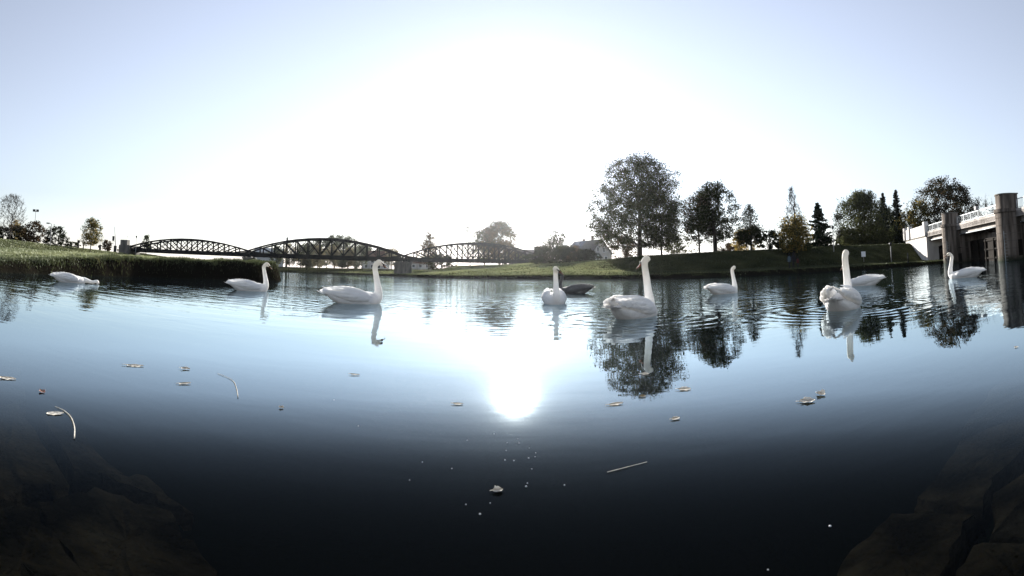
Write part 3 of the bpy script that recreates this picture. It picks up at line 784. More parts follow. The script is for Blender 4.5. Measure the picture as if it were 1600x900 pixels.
for i, (px, d, h, w) in enumerate([(500, 215, 17, 16), (523, 220, 20.5, 17), (543, 218, 19.5, 15), (478, 222, 15, 14), (566, 225, 15, 14), (596, 230, 13, 14)]):
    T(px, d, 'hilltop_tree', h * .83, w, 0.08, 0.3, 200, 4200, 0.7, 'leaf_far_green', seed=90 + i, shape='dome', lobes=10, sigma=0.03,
      label=['tall hazy tree left of the highest in the far clump', 'highest hazy tree of the far clump above the middle span', 'hazy tree right of the highest in the far clump', 'hazy tree at the left foot of the far clump', 'lower hazy tree at the right foot of the far clump', 'rightmost low hazy tree of the far clump'][i], group='hazy far clump above the middle span')

# left dike
GL = 'trees and bushes on the left dike'
T(14, 64, 'bare_tree', 6.6, 4.6, 0.22, 0.10, 620, 0, twig_r=.014, lobed=.2, seed=101, shape='round', lobes=9, up=0.5, label='bare twiggy tree at the left end of the dike', group=GL)
T(141, 78, 'young_tree', 6.0, 3.9, 0.26, 0.09, 240, 4200, 0.22, 'leaf_green', seed=103, shape='dome', lobes=9, lobed=.3, label='single young leafy tree standing on the dike crest', group=GL, mix='leaf_yellow')
for i, (px, d, h, w, lm, lb) in enumerate([(4, 72, 2.7, 4.5, 'leaf_dark', 'dark bush behind the bare tree'), (30, 72, 3.1, 3.6, 'leaf_dark', 'dark bush right of the bare tree'), (52, 70, 3.5, 4.4, 'leaf_brown', 'ochre brown bush below the tall lamp post'),
                                     (86, 72, 3.1, 4.4, 'leaf_dark', 'dark rounded bush behind the short lamp post'), (22, 80, 4.4, 2.6, 'leaf_yellow', 'golden bush top peeking over the dark bushes'), (112, 84, 1.2, 3.6, 'leaf_olive', 'low scrub patch left of the young leafy tree')]):
    T(px, d, 'dike_bush', h, w, 0.05, 0.08, 150, 2300, 0.24, lm, seed=110 + i, shape='dome', lobes=8, sigma=0.05, label=lb, group=GL, cat='bush')
T(167, 108, 'autumn_bush', 2.9, 2.7, 0.1, 0.08, 120, 1300, 0.3, 'leaf_brown', seed=120, shape='round', lobes=6, sigma=0.05, label='rounded russet bush left of the signal mast', group=GL, cat='bush')
T(196, 122, 'autumn_bush', 2.4, 4.4, 0.05, 0.08, 120, 1200, 0.32, 'leaf_brown', seed=121, shape='dome', lobes=6, sigma=0.05, label='pale russet scrub left of the bridge end block', group=GL, cat='bush')
T(228, 150, 'young_tree', 7.2, 4.0, 0.2, 0.1, 150, 1500, 0.36, 'leaf_green', seed=122, shape='cone', lobes=6, label='small tree seen through the left end of the truss', group=GL)

# ------------------------------------------------------------------ truss bridge
BA = 22.0
BU = Vector((math.cos(R(BA)), math.sin(R(BA)), 0)); BN = Vector((-math.sin(R(BA)), math.cos(R(BA)), 0))
BM = Vector((-105 * math.sin(R(BA)), 105 * math.cos(R(BA)), 0))
def bp_(t, n, z): return BM + BU * t + BN * n + Vector((0, 0, z))
bridge = empty('truss_bridge', bp_(0, 0, 0), 0, 'dark steel truss bridge of three bowed spans over the river', 'bridge')
def bpart(mb, name, mat, parent):
    inv = parent.matrix_world.inverted() if False else None
    o = mb.build(name, mat, parent)
    o.matrix_parent_inverse = Matrix.Translation(-bridge.location)
    return o
spans = [(-52.0, -21.8, 7.1, 11), (-21.4, 14.55, 8.2, 13), (15.05, 50.6, 8.2, 13)]
ZB = 3.5
WID = 4.4
for t0, t1, zc, npan in spans:
    mb = MB()
    for n in (-WID / 2, WID / 2):
        mb.beam(bp_(t0, n, ZB + 0.45), bp_(t1, n, ZB + 0.45), 0.28, 0.9)
    mb.beam(bp_(t0, 0, ZB + 0.62), bp_(t1, 0, ZB + 0.62), WID - 0.3, 0.18)
    k = 0
    tt = t0 + 0.6
    while tt < t1:
        mb.beam(bp_(tt, -WID / 2 - 0.42, ZB + 0.15), bp_(tt, WID / 2 + 0.42, ZB + 0.15), 0.2, 0.26); tt += 1.35
    deck = bpart(mb, 'span_deck', MAT['steel'], bridge)
    dt = (t1 - t0) / npan
    zt = lambda i: ZB + 1.35 + (zc - ZB - 1.35) * (1 - ((2 * i / npan) - 1) ** 2)
    for n in (-WID / 2, WID / 2):
        mb = MB()
        pts = [(t0 + dt * i, zt(i)) for i in range(npan + 1)]
        for (a, za), (b, zb) in zip(pts, pts[1:]):
            mb.beam(bp_(a - 0.03, n, za), bp_(b + 0.03, n, zb), 0.38, 0.34)
        o = mb.build('arch_chord', MAT['steel'], deck)
        for i in range(npan + 1):
            t = t0 + dt * i
            mb = MB(); wv_ = 0.36 if i in (0, npan) else 0.28
            mb.beam(bp_(t, n, ZB + 0.5), bp_(t, n, zt(i) - 0.06), wv_, 0.24, up=BN)
            o = mb.build('vertical_post', MAT['steel'], deck)
        for i in range(npan):
            a, b = t0 + dt * i, t0 + dt * (i + 1)
            half = npan / 2
            mb = MB()
            if i + 0.5 < half: mb.beam(bp_(a, n + 0.06, zt(i) - 0.1), bp_(b, n + 0.06, ZB + 0.9), 0.26, 0.1, up=BN)
            else: mb.beam(bp_(b, n + 0.06, zt(i + 1) - 0.1), bp_(a, n + 0.06, ZB + 0.9), 0.26, 0.1, up=BN)
            o = mb.build('diagonal_brace', MAT['steel'], deck)
            if 0.18 < (i + 0.5) / npan < 0.82:
                mb = MB()
                if i + 0.5 < half: mb.beam(bp_(b, n - 0.06, zt(i + 1) - 0.1), bp_(a, n - 0.06, ZB + 0.9), 0.15, 0.06, up=BN)
                else: mb.beam(bp_(a, n - 0.06, zt(i) - 0.1), bp_(b, n - 0.06, ZB + 0.9), 0.15, 0.06, up=BN)
                o = mb.build('counter_brace', MAT['steel'], deck)
    for i in range(3, npan - 2):
        mb = MB(); t = t0 + dt * i
        mb.beam(bp_(t, -WID / 2, zt(i)), bp_(t, WID / 2, zt(i)), 0.16, 0.2)
        o = mb.build('top_strut', MAT['steel'], deck)
# piers
def bridge_pier(t, w, d, ztop, name):
    def poly(ww, dd):
        pts = []
        for k in range(9):
            a = math.pi * k / 8
            q = bp_(t, 0, 0) + BU * (math.cos(a) * ww / 2) + BN * (dd / 2 + math.sin(a) * ww / 2); pts.append((q.x, q.y))
        for k in range(9):
            a = math.pi + math.pi * k / 8
            q = bp_(t, 0, 0) + BU * (math.cos(a) * ww / 2) + BN * (-dd / 2 + math.sin(a) * ww / 2); pts.append((q.x, q.y))
        return pts
    mb = MB(); mb.prism(poly(w, d), -2.2, ztop)
    p = bpart(mb, name, MAT['stone_pier'], bridge)
    mb = MB(); mb.prism(poly(w + 0.4, d + 0.2), ztop, ztop + 0.35)
    o = mb.build('pier_cap', MAT['stone_pier'], p)
    for k in (-1, 1):
        for n in (-WID / 2, WID / 2):
            mb = MB(); q = bp_(t + k * 0.7, n, ztop + 0.44); mb.box(q, (0.5, 0.5, 0.2), R(BA))
            mb.build('bearing', MAT['dark_metal'], p)
bridge_pier(-21.6, 2.2, 5.0, 2.95, 'pier')
bridge_pier(14.8, 3.4, 6.0, 2.95, 'pier')
mb = MB(); q = bp_(-53.5, 0, 3.0); mb.box(q, (3.0, 6.4, 4.2), R(BA)); q = bp_(-53.6, -2.6, 5.3); mb.box(q, (2.0, 1.4, 2.2), R(BA))
bpart(mb, 'abutment', MAT['stone_pier'], bridge)
mb = MB(); q = bp_(52.4, 0, 2.6); mb.box(q, (3.4, 7.0, 4.0), R(BA))
bpart(mb, 'abutment', MAT['stone_pier'], bridge)

# ------------------------------------------------------------------ concrete weir bridge on the right
W2, W1 = Vector((41.2, 20.4, 0)), Vector((50.7, 33.8, 0))
WU = (W1 - W2).normalized(); WF = Vector((WU.y, -WU.x, 0))            # along the deck / downstream
WA = math.atan2(WU.y, WU.x)
weir = empty('concrete_bridge', W1, 0, 'pale concrete weir bridge with rounded piers at the right edge', 'bridge')
WINV = Matrix.Translation(-weir.location)
def wp(t, f, z): return W1 + WU * t + WF * f + Vector((0, 0, z))
def wpart(mb, name, mat, parent=None, bevel=0.0):
    o = mb.build(name, mat, parent or weir, bevel)
    if parent is None: o.matrix_parent_inverse = WINV
    return o
def nose_poly(t, half, f0, f1, grow=0.0):
    pts = []
    for k in range(17):
        a = math.pi / 2 + math.pi * k / 16
        q = wp(t + math.sin(a) * (half + grow), f0 + math.cos(a) * (half + grow), 0); pts.append((q.x, q.y))
    for tt in (-1, 1):
        q = wp(t + tt * (half + grow), f1 + grow, 0); pts.append((q.x, q.y))
    return pts
for t in (0.0, -16.4, -32.8):
    mb = MB(); mb.prism(nose_poly(t, 1.15, 0, 11.0), -2.4, 4.95, True)
    pier = wpart(mb, 'pier', MAT['stone_pier'])
    z_ = -0.3
    while z_ < 4.9:
        z2 = min(z_ + 0.78, 4.94)
        mb = MB(); mb.prism(nose_poly(t, 1.15, 0, 11.0, 0.05 + random.uniform(-0.012, 0.012)), z_ + 0.018, z2 - 0.018, True); wpart(mb, 'stone_course', MAT['concrete'], pier)
        z_ += 0.78
    mb = MB(); mb.prism(nose_poly(t, 1.15, 0, 11.0, 0.18), 4.95, 5.30, True); wpart(mb, 'collar', MAT['concrete'], pier)
    mb = MB(); mb.prism(nose_poly(t, 1.08, 0, 0.8), 5.30, 6.75, True); wpart(mb, 'turret', MAT['concrete'], pier)
    mb = MB(); mb.prism(nose_poly(t, 1.08, 0, 0.8, 0.07), 6.75, 6.87, True); wpart(mb, 'turret_cap', MAT['stone_pier'], pier)
    mb = MB(); mb.prism(nose_poly(t, 1.15, 6.6, 7.4, -0.1), 5.30, 6.6, True); wpart(mb, 'turret', MAT['concrete'], pier)
    # gate slot and ladder beside the nose
    for s in (-1, 1):
        mb = MB(); mb.box(wp(t + s * 1.16, 0.7, 1.1), (0.08, 0.5, 2.0), WA); wpart(mb, 'slot', MAT['gate'], pier)
    mb = MB()
    for s in (-0.2, 0.2): mb.beam(wp(t - 0.95, -0.78 + s, -0.3), wp(t - 0.95, -0.78 + s, 3.0), 0.05, 0.05)
    for k in range(9): mb.beam(wp(t - 0.95, -0.98, 0.1 + k * 0.33), wp(t - 0.95, -0.58, 0.1 + k * 0.33), 0.035, 0.035)
    wpart(mb, 'ladder', MAT['rail'], pier)
def railing(t0, t1, f, z, parent, n):
    for i in range(n + 1):
        t = t0 + (t1 - t0) * i / n
        mb = MB(); mb.beam(wp(t, f, z), wp(t, f, z + 0.98), 0.06, 0.06, up=WU); wpart(mb, 'rail_post', MAT['rail'], parent)
    for zz, w in ((0.98, 0.07), (0.12, 0.04)):
        mb = MB(); mb.beam(wp(t0, f, z + zz), wp(t1, f, z + zz), w, w); wpart(mb, 'handrail', MAT['rail'], parent)
    for i in range(n):
        a, b = t0 + (t1 - t0) * i / n, t0 + (t1 - t0) * (i + 1) / n
        mb = MB()
        for k in range(1, 9):
            q = a + (b - a) * k / 9
            mb.beam(wp(q, f, z + 0.12), wp(q, f, z + 0.96), 0.02, 0.02, up=WU)
        wpart(mb, 'rail_bars', MAT['rail'], parent)
for t0, t1 in ((1.17, 11.8), (-15.23, -1.17), (-31.6, -17.57)):
    mb = MB(); mb.box(wp((t0 + t1) / 2, 3.4, 4.72), (t1 - t0, 6.0, 0.56), WA); mb.box(wp((t0 + t1) / 2, 0.56, 4.86), (t1 - t0, 0.32, 0.72), WA)
    for k in range(3): mb.box(wp((t0 + t1) / 2, 1.2 + k * 2.2, 4.2), (t1 - t0, 0.4, 0.6), WA)
    dk = wpart(mb, 'deck', MAT['concrete_pale'])
    railing(t0 + 0.1, t1 - 0.1, 0.56, 5.22, dk, max(4, int((t1 - t0) / 2.2)))
    railing(t0 + 0.1, t1 - 0.1, 6.2, 5.0, dk, max(4, int((t1 - t0) / 2.2)))
    mb = MB(); mb.box(wp((t0 + t1) / 2, 2.6, 1.2), (t1 - t0 - 0.02, 0.25, 3.4), WA)
    n = 6
    for k in range(n + 1): mb.box(wp(t0 + 0.15 + (t1 - t0 - 0.3) * k / n, 2.36, 1.2), (0.14, 0.22, 3.2), WA)
    for z in (0.4, 1.5, 2.6): mb.box(wp((t0 + t1) / 2, 2.40, z), (t1 - t0 - 0.3, 0.14, 0.18), WA)
    wpart(mb, 'sluice_gate', MAT['gate'])
    mb = MB(); mb.tube([wp(t0, 0.9, 3.85), wp(t1, 0.9, 3.85)], 0.07, 8); wpart(mb, 'service_pipe', MAT['rail'])
# abutment and wing wall on the bank
mb = MB(); mb.box(wp(18.4, 3.4, 2.2), (13.0, 6.2, 4.6), WA); ab = wpart(mb, 'abutment', MAT['wall_pale'])
mb = MB(); mb.box(wp(18.4, 0.42, 5.55), (13.2, 0.36, 1.75), WA); wpart(mb, 'parapet', MAT['wall_pale'], ab)
mb = MB(); mb.box(wp(18.4, 0.36, 4.56), (13.3, 0.34, 0.2), WA); wpart(mb, 'ledge', MAT['stone_pier'], ab)
for t in (12.2, 21.6, 24.8):
    mb = MB(); mb.box(wp(t, 0.35, 5.75), (0.9, 0.7, 2.3), WA); wpart(mb, 'parapet_post', MAT['wall_pale'], ab, 0.03)
# floodlight on an arm
fl = empty('floodlight', wp(-15.4, -1.05, 5.45), 0, 'small floodlight on a long arm reaching off the nearer bridge pier', 'lamp')
FI = Matrix.Translation(-fl.location)
mb = MB(); mb.tube([wp(-15.35, -0.9, 5.32), wp(-12.6, -1.6, 5.75)], 0.04, 6); mb.tube([wp(-15.35, -0.9, 5.10), wp(-14.0, -1.25, 5.55)], 0.03, 6)
o = mb.build('arm', MAT['rail'], fl); o.matrix_parent_inverse = FI
mb = MB(); mb.box(wp(-12.5, -1.62, 5.95), (0.5, 0.32, 0.42), WA); o = mb.build('lamp_head', MAT['post_grey'], fl, 0.03); o.matrix_parent_inverse = FI

# ------------------------------------------------------------------ posts and lamps
def lamp(px, d, h, label, arm=0.7, style='street', group='lamp posts'):
    x, y = polar(az(px), d)
    e = empty('lamp_post', (x, y, gz(x, y) - 0.05), R(-az(px)), label, 'lamp post', group)
    mb = MB(); mb.tube([(0, 0, 0), (0, 0, h * 0.5), (0, 0, h)], [0.075, 0.06, 0.045], 8); mb.build('pole', MAT['post_grey'], e)
    if style == 'street':
        mb = MB(); mb.tube([(0, 0, h - 0.02), (-arm * 0.4, 0, h + 0.06), (-arm, 0, h + 0.08)], 0.035, 6); mb.build('arm', MAT['post_grey'], e)
        mb = MB(); mb.prism([(-arm - 0.45, -0.12), (-arm + 0.05, -0.14), (-arm + 0.05, 0.14), (-arm - 0.45, 0.12)], h + 0.02, h + 0.16); hd = mb.build('lamp_head', MAT['dark_metal'], e, 0.02)
        mb = MB(); mb.prism([(-arm - 0.40, -0.09), (-arm, -0.1), (-arm, 0.1), (-arm - 0.40, 0.09)], h - 0.02, h + 0.019); mb.build('lens', MAT['lamp_glass'], hd)
    elif style == 'flood':
        mb = MB(); mb.box((0, 0, h + 0.05), (1.1, 0.1, 0.1)); mb.build('crossbar', MAT['dark_metal'], e)
        for s in (-0.32, 0.32):
            mb = MB(); mb.box((s, -0.1, h + 0.25), (0.5, 0.3, 0.36)); mb.build('lamp_head', MAT['dark_metal'], e, 0.02)
    else:
        mb = MB(); mb.tube([(0, 0, h - 0.02), (0, 0, h + 0.12), (0, 0, h + 0.40), (0, 0, h + 0.5)], [0.08, 0.16, 0.24, 0.06], 10); mb.build('lamp_head', MAT['dark_metal'], e)
    return e
lamp(52, 84, 6.6, 'tall floodlight mast rising behind the ochre bush on the dike', style='flood')
lamp(78, 68, 3.4, 'short street lamp in front of the dark rounded bush', arm=0.35)
lamp(212, 112, 4.6, 'dark lamp on the bridge end block at the truss', style='lantern')
lamp(202, 170, 7.0, 'faint thin street lamp left of the bridge end', arm=0.8)
lamp(1303, 66, 3.4, 'thin dark lamp post left of the willow', style='lantern')
lamp(1392, 66, 2.5, 'pale stubby lamp post under the two spruces', style='lantern')
lamp(733, 120, 9.5, 'slim mast among the birch branches above the last span', arm=0.4)

def post(name, px, d, h, w, label, cat='post', mat='dark_metal', group=None, head=None):
    x, y = polar(az(px), d)
    e = empty(name, (x, y, gz(x, y) - 0.05), R(-az(px)), label, cat, group)
    mb = MB(); mb.tube([(0, 0, 0), (0, 0, h)], [w, w * 0.85], 8); mb.build('pole', MAT[mat], e)
    if head:
        mb = MB(); mb.box((0, -w - head[1] / 2, h - head[2] / 2 - head[3]), head[:3]); mb.build('head', MAT['dark_metal' if mat != 'post_grey' else 'white_paint'], e, 0.01)
    return e
# railway signal with its tall thin mast
x, y = polar(az(179), 104)
e = empty('railway_signal', (x, y, gz(x, y) - 0.05), R(-az(179)), 'tall thin signal mast leaning beside the railway left of the bridge', 'signal')
mb = MB(); mb.tube([(0.2, 0, 0), (0.05, 0, 3.0), (-0.35, 0, 6.0)], [0.11, 0.09, 0.05], 8); mb.build('mast', MAT['post_grey'], e)
mb = MB(); mb.box((-0.45, -0.1, 3.2), (0.5, 0.3, 1.1)); hd = mb.build('signal_head', MAT['dark_metal'], e, 0.03)
for z in (2.9, 3.25, 3.6):
    mb = MB(); mb.tube([(-0.45, -0.25, z), (-0.45, -0.38, z)], 0.11, 10); mb.build('lamp', MAT['glass_dark'], hd)
mb = MB(); mb.beam((0.05, 0, 2.6), (-0.7, 0, 2.4), 0.06, 0.06); mb.beam((-0.7, 0, 2.4), (-1.1, 0, 1.2), 0.05, 0.05); mb.build('bracket', MAT['dark_metal'], e)
mb = MB(); mb.box((0.1, 0, 0.8), (0.7, 0.5, 1.5)); mb.build('relay_box', MAT['dark_metal'], e, 0.03)
x, y = polar(az(156), 100)
e = empty('barrier_post', (x, y, gz(x, y) - 0.05), R(-az(156)), 'raised pale barrier arm at the crossing near the young tree', 'barrier')
mb = MB(); mb.tube([(0, 0, 1.0), (0.15, 0, 3.9)], [0.06, 0.035], 6); mb.build('barrier_arm', MAT['white_paint'], e)
mb = MB(); mb.box((0, 0, 0.7), (0.5, 0.5, 1.4)); mb.build('housing', MAT['dark_metal'], e, 0.03)
mb = MB(); mb.box((-0.35, -0.1, 1.0), (0.22, 0.4, 0.5)); mb.build('counterweight', MAT['dark_metal'], e, 0.02)
post('marker_post', 122, 80, 1.5, 0.16, 'stubby dark post on the dike left of the young tree', head=(0.45, 0.3, 0.5, 0.0))
post('marker_post', 130, 82, 0.9, 0.1, 'low dark post on the dike just left of the young tree', head=(0.3, 0.2, 0.3, 0.0))
post('sign_post', 1349, 64, 1.5, 0.035, 'small white sign on a post below the willow', 'sign', 'post_grey', head=(0.6, 0.04, 0.75, 0.0))
post('mooring_post', 1418, 58, 1.3, 0.09, 'dark wooden post on the shore below the concrete wing wall', 'post')
post('chimney_mast', 448, 190, 12.6, 0.5, 'dark stack rising behind the middle truss span', 'chimney', 'stone_pier')

# ------------------------------------------------------------------ buildings
def house(name, px, d, rz, Lx, Wy, eave, ridge, label, wall='plaster', roof='roof', wins=(), chimneys=(), panel=False, z=None, group=None):
    x, y = polar(az(px), d)
    e = empty(name, (x, y, (gz(x, y) if z is None else z) - 0.05), R(rz - az(px)), label, 'house', group)
    hx, hy = Lx / 2, Wy / 2
    mb = MB()
    vs = [(-hx, -hy, 0), (hx, -hy, 0), (hx, hy, 0), (-hx, hy, 0), (-hx, -hy, eave), (hx, -hy, eave), (hx, hy, eave), (-hx, hy, eave), (-hx, 0, ridge), (hx, 0, ridge)]
    mb.add(vs, [(0, 1, 5, 4), (2, 3, 7, 6), (1, 2, 6, 9, 5), (3, 0, 4, 8, 7), (0, 3, 2, 1), (4, 5, 9, 8), (6, 7, 8, 9)])
    mb.build('wall', MAT[wall], e)
    ov = 0.5; sl = (ridge - eave) / hy
    mb = MB(); T_ = 0.2
    for s in (-1, 1):
        a = [(-hx - ov, s * (hy + ov), eave - ov * sl + 0.02), (hx + ov, s * (hy + ov), eave - ov * sl + 0.02), (hx + ov, 0, ridge + 0.02), (-hx - ov, 0, ridge + 0.02)]
        b = [(p[0], p[1], p[2] + T_) for p in a]
        mb.add(a + b, [(0, 1, 2, 3), (7, 6, 5, 4), (0, 4, 5, 1), (1, 5, 6, 2), (2, 6, 7, 3), (3, 7, 4, 0)])
    rf = mb.build('roof', MAT[roof], e)
    for cx, cy, ch in chimneys:
        mb = MB(); mb.box((cx, cy, ridge + ch / 2 - 0.3), (0.7, 0.6, ch + 0.6)); mb.box((cx, cy, ridge + ch + 0.06), (0.85, 0.75, 0.12)); mb.build('chimney', MAT['brick'], rf)
    if panel:
        mb = MB(); s = -1
        def rp(u, v): return (u, -hy + hy * v, eave + (ridge - eave) * v + T_ + 0.08)
        mb.add([rp(-hx * 0.95, 0.35), rp(-hx * 0.1, 0.35), rp(-hx * 0.1, 0.92), rp(-hx * 0.95, 0.92)] + [tuple(c - (0.05 if k == 2 else 0) for k, c in enumerate(rp(u, v))) for u, v in ((-hx * 0.95, 0.35), (-hx * 0.1, 0.35), (-hx * 0.1, 0.92), (-hx * 0.95, 0.92))],
               [(0, 1, 2, 3), (7, 6, 5, 4), (0, 4, 5, 1), (1, 5, 6, 2), (2, 6, 7, 3), (3, 7, 4, 0)])
        mb.build('roof_panel', MAT['panel_glass'], rf)
    for face, u, z_, w, h in wins:
        mb, fm = MB(), MB()
        if face == 'front': c = (u, -hy, z_); sz = (w, 0.10, h); fs = (w + 0.24, 0.06, h + 0.24)
        elif face == 'right': c = (hx, u, z_); sz = (0.10, w, h); fs = (0.06, w + 0.24, h + 0.24)
        else: c = (-hx, u, z_); sz = (0.10, w, h); fs = (0.06, w + 0.24, h + 0.24)
        mb.box(c, sz); fm.box(c, fs)
        wd = mb.build('window', MAT['glass_dark'], e); fm.build('frame', MAT['white_paint'], wd)
    return e
house('house', 919, 142, -42, 11.0, 9.5, 3.6, 7.6, 'gabled pale house with grey roof and chimney behind the slope', wins=[('right', -1.6, 4.6, 1.0, 1.4), ('right', 1.2, 4.6, 1.0, 1.4), ('right', -2.2, 1.8, 1.1, 1.4), ('right', 2.2, 1.8, 1.1, 1.4), ('front', -3.5, 2.0, 1.1, 1.3), ('front', 0.5, 2.0, 1.1, 1.3)],
      chimneys=[(1.5, 0.5, 1.5), (-2.5, 0.8, 0.7)], panel=True, z=3.6)
house('garden_shed', 923, 128, -35, 4.6, 3.4, 2.2, 3.3, 'small white shed with dark roof in front of the gabled house', wall='white_paint', wins=[('right', 0.2, 1.5, 0.7, 0.7)], z=3.2)
house('apartment_house', 420, 205, 8, 12.0, 10, 6.5, 8.4, 'pale far building seen through the left of the middle span', wall='plaster_grey', roof='plaster_grey', wins=[('front', u, z_, 1.3, 1.5) for u in (-4.2, -1.4, 1.4, 4.2) for z_ in (2.0, 4.8)], z=2.0)
house('far_house', 590, 200, -10, 12.0, 9, 5.0, 8.5, 'low pale far house left of the stone pier', wall='plaster', roof='roof_red', wins=[('front', u, z_, 1.3, 1.4) for u in (-4.2, -1.4, 1.4, 4.2) for z_ in (1.6, 3.9)], z=2.0)
house('far_house', 654, 195, 12, 9.0, 8, 2.9, 5.2, 'far house behind the start of the last span', wall='plaster', roof='roof_red', wins=[('front', u, 1.6, 1.2, 1.2) for u in (-3, 0, 3)], z=2.4)
house('far_house', 828, 190, 20, 12.0, 9, 4.5, 8.2, 'far house roof seen through the right end of the truss', wall='plaster_grey', roof='roof', wins=[('front', u, 2.6, 1.3, 1.4) for u in (-3, 0, 3)], z=3.0)
house('far_house', 1336, 112, 10, 8.0, 5, 2.2, 3.6, 'small blue-grey hut below the willow', wall='plaster_grey', roof='roof', wins=[('front', u, 1.5, 1.0, 1.1) for u in (-2, 0, 2)])

# low wooded hill far off
hv, hf = [], []
na_ = 60
for i in range(na_ + 1):
    a = 12 + 34 * i / na_
    e_ = math.sin(math.pi * i / na_) ** 0.5
    zt_ = 4 + e_ * (15 + 2.0 * math.sin(i * 0.5) + 1.2 * math.sin(i * 1.7) + random.uniform(-0.6, 0.6))
    for d, z in ((440, 0), (455, zt_ * 0.6), (490, zt_), (560, zt_ * 0.8), (640, 0)):
        hv.append((*polar(a, d), z))
for i in range(na_):
    for k in range(4):
        hf.append((i * 5 + k, i * 5 + k + 1, (i + 1) * 5 + k + 1, (i + 1) * 5 + k))
MAT['hill'] = mat_surf('wooded_hill', (0.02, 0.032, 0.018), (0.05, 0.06, 0.03), 0.12, 0.95, 1.0, 0.5, space='World')
tag(mesh_np('hill', hv, hf, MAT['hill'], smooth=True), 'low wooded hill far behind the right embankment', kind='structure')

# ------------------------------------------------------------------ people
def person(px, d, h, heading, coat, legs_m, stride, label):
    x, y = polar(az(px), d)
    e = empty('person', (x, y, gz(x, y)), R(heading), label, 'person', 'people strolling on the far shore')
    s = h / 1.75
    me = bpy.data.meshes.new('body')
    V = [(0, 0, 0.95, .15, .12), (0, 0, 1.15, .15, .11), (0, 0, 1.38, .17, .11), (0, 0, 1.50, .06, .06), (0.01, 0, 1.58, .075, .085), (0.01, 0, 1.70, .07, .08),
         (0.02 + stride, 0.1, 0.52, .075, .07), (stride * 1.3, 0.1, 0.08, .05, .045), (stride * 1.3 + 0.16, 0.1, 0.04, .045, .03),
         (0.05 - stride * .6, -0.1, 0.52, .075, .07), (-stride * 1.5, -0.1, 0.10, .05, .045), (-stride * 1.5 + 0.14, -0.1, 0.04, .045, .03),
         (-stride * .5, 0.23, 1.15, .05, .05), (-stride * .4 + 0.08, 0.25, 0.92, .04, .04), (-stride * .35 + .1, .25, .82, .035, .03),
         (stride * .5, -0.23, 1.15, .05, .05), (stride * .7 + 0.1, -0.25, 0.93, .04, .04), (stride * .8 + .13, -.25, .83, .035, .03), (0, .17, 1.42, .065, .06), (0, -.17, 1.42, .065, .06)]
    E = [(0, 1), (1, 2), (2, 3), (3, 4), (4, 5), (0, 6), (6, 7), (7, 8), (0, 9), (9, 10), (10, 11), (2, 18), (18, 12), (12, 13), (13, 14), (2, 19), (19, 15), (15, 16), (16, 17)]
    me.from_pydata([(a * s, b * s, c * s) for a, b, c, _, _ in V], E, [])
    o = bpy.data.objects.new('body', me); link(o, e)
    sk = o.modifiers.new('skin', 'SKIN')
    for i, q in enumerate(V): me.skin_vertices[0].data[i].radius = (q[3] * s, q[4] * s)
    me.skin_vertices[0].data[0].use_root = True
    o.modifiers.new('sub', 'SUBSURF').levels = 1; o.modifiers[-1].render_levels = 1
    me.materials.append(coat)
    mb = MB()                                  # hair cap and jacket hem
    mb.tube([(-0.01 * s, 0, 1.62 * s), (-0.015 * s, 0, 1.72 * s), (0, 0, 1.79 * s)], [0.092 * s, 0.09 * s, 0.03 * s], 10); mb.build('hair', MAT['black_skin'], e)
    mb = MB(); mb.tube([(0, 0, 0.78 * s), (0, 0, 1.0 * s), (0, 0, 1.2 * s), (0, 0, 1.42 * s)], [0.21 * s, 0.2 * s, 0.19 * s, 0.16 * s], 12); mb.build('jacket', legs_m, e)
MAT['coat_blue'] = mat_surf('blue_grey_coat', (0.05, 0.08, 0.1), (0.09, 0.12, 0.14), 8, 0.9)
MAT['coat_dark'] = mat_surf('dark_coat', (0.015, 0.015, 0.018), (0.03, 0.03, 0.033), 8, 0.9)
MAT['coat_red'] = mat_surf('dull_red_coat', (0.06, 0.02, 0.02), (0.1, 0.035, 0.03), 8, 0.9)
person(1233, 47.5, 1.62, 200, MAT['coat_dark'], MAT['coat_blue'], 0.16, 'walker in a blue-grey coat, left of three on the shore')
person(1239.5, 47.8, 1.68, 190, MAT['coat_dark'], MAT['coat_dark'], 0.2, 'walker in dark clothes, middle of three on the shore')
person(1246, 48.2, 1.28, 195, MAT['coat_dark'], MAT['coat_red'], 0.1, 'smaller walker in a dull red top, right of three')

# ------------------------------------------------------------------ swans
def ring_loft(stations, n=20):
    vs, fs = [], []
    for c, u, v in stations:
        c, u, v = Vector(c), Vector(u), Vector(v)
        for k in range(n):
            a = 2 * math.pi * k / n
            vs.append(c + u * math.cos(a) + v * math.sin(a))
    for i in range(len(stations) - 1):
        for k in range(n):
            a, b = i * n + k, i * n + (k + 1) % n
            fs.append((a, b, b + n, a + n))
    fs.append(tuple(range(n - 1, -1, -1))); fs.append(tuple(range((len(stations) - 1) * n, len(stations) * n)))
    return vs, fs

def catmull(P_, per=5):
    P_ = [Vector(p) for p in P_]
    Q = [P_[0] * 2 - P_[1]] + P_ + [P_[-1] * 2 - P_[-2]]
    out = []
    for i in range(1, len(Q) - 2):
        for k in range(per):
            t = k / per
            a, b, c, d = Q[i - 1], Q[i], Q[i + 1], Q[i + 2]
            out.append(0.5 * ((2 * b) + (c - a) * t + (2 * a - 5 * b + 4 * c - d) * t * t + (3 * b - a - 3 * c + d) * t ** 3))
    out.append(P_[-1])
    return out

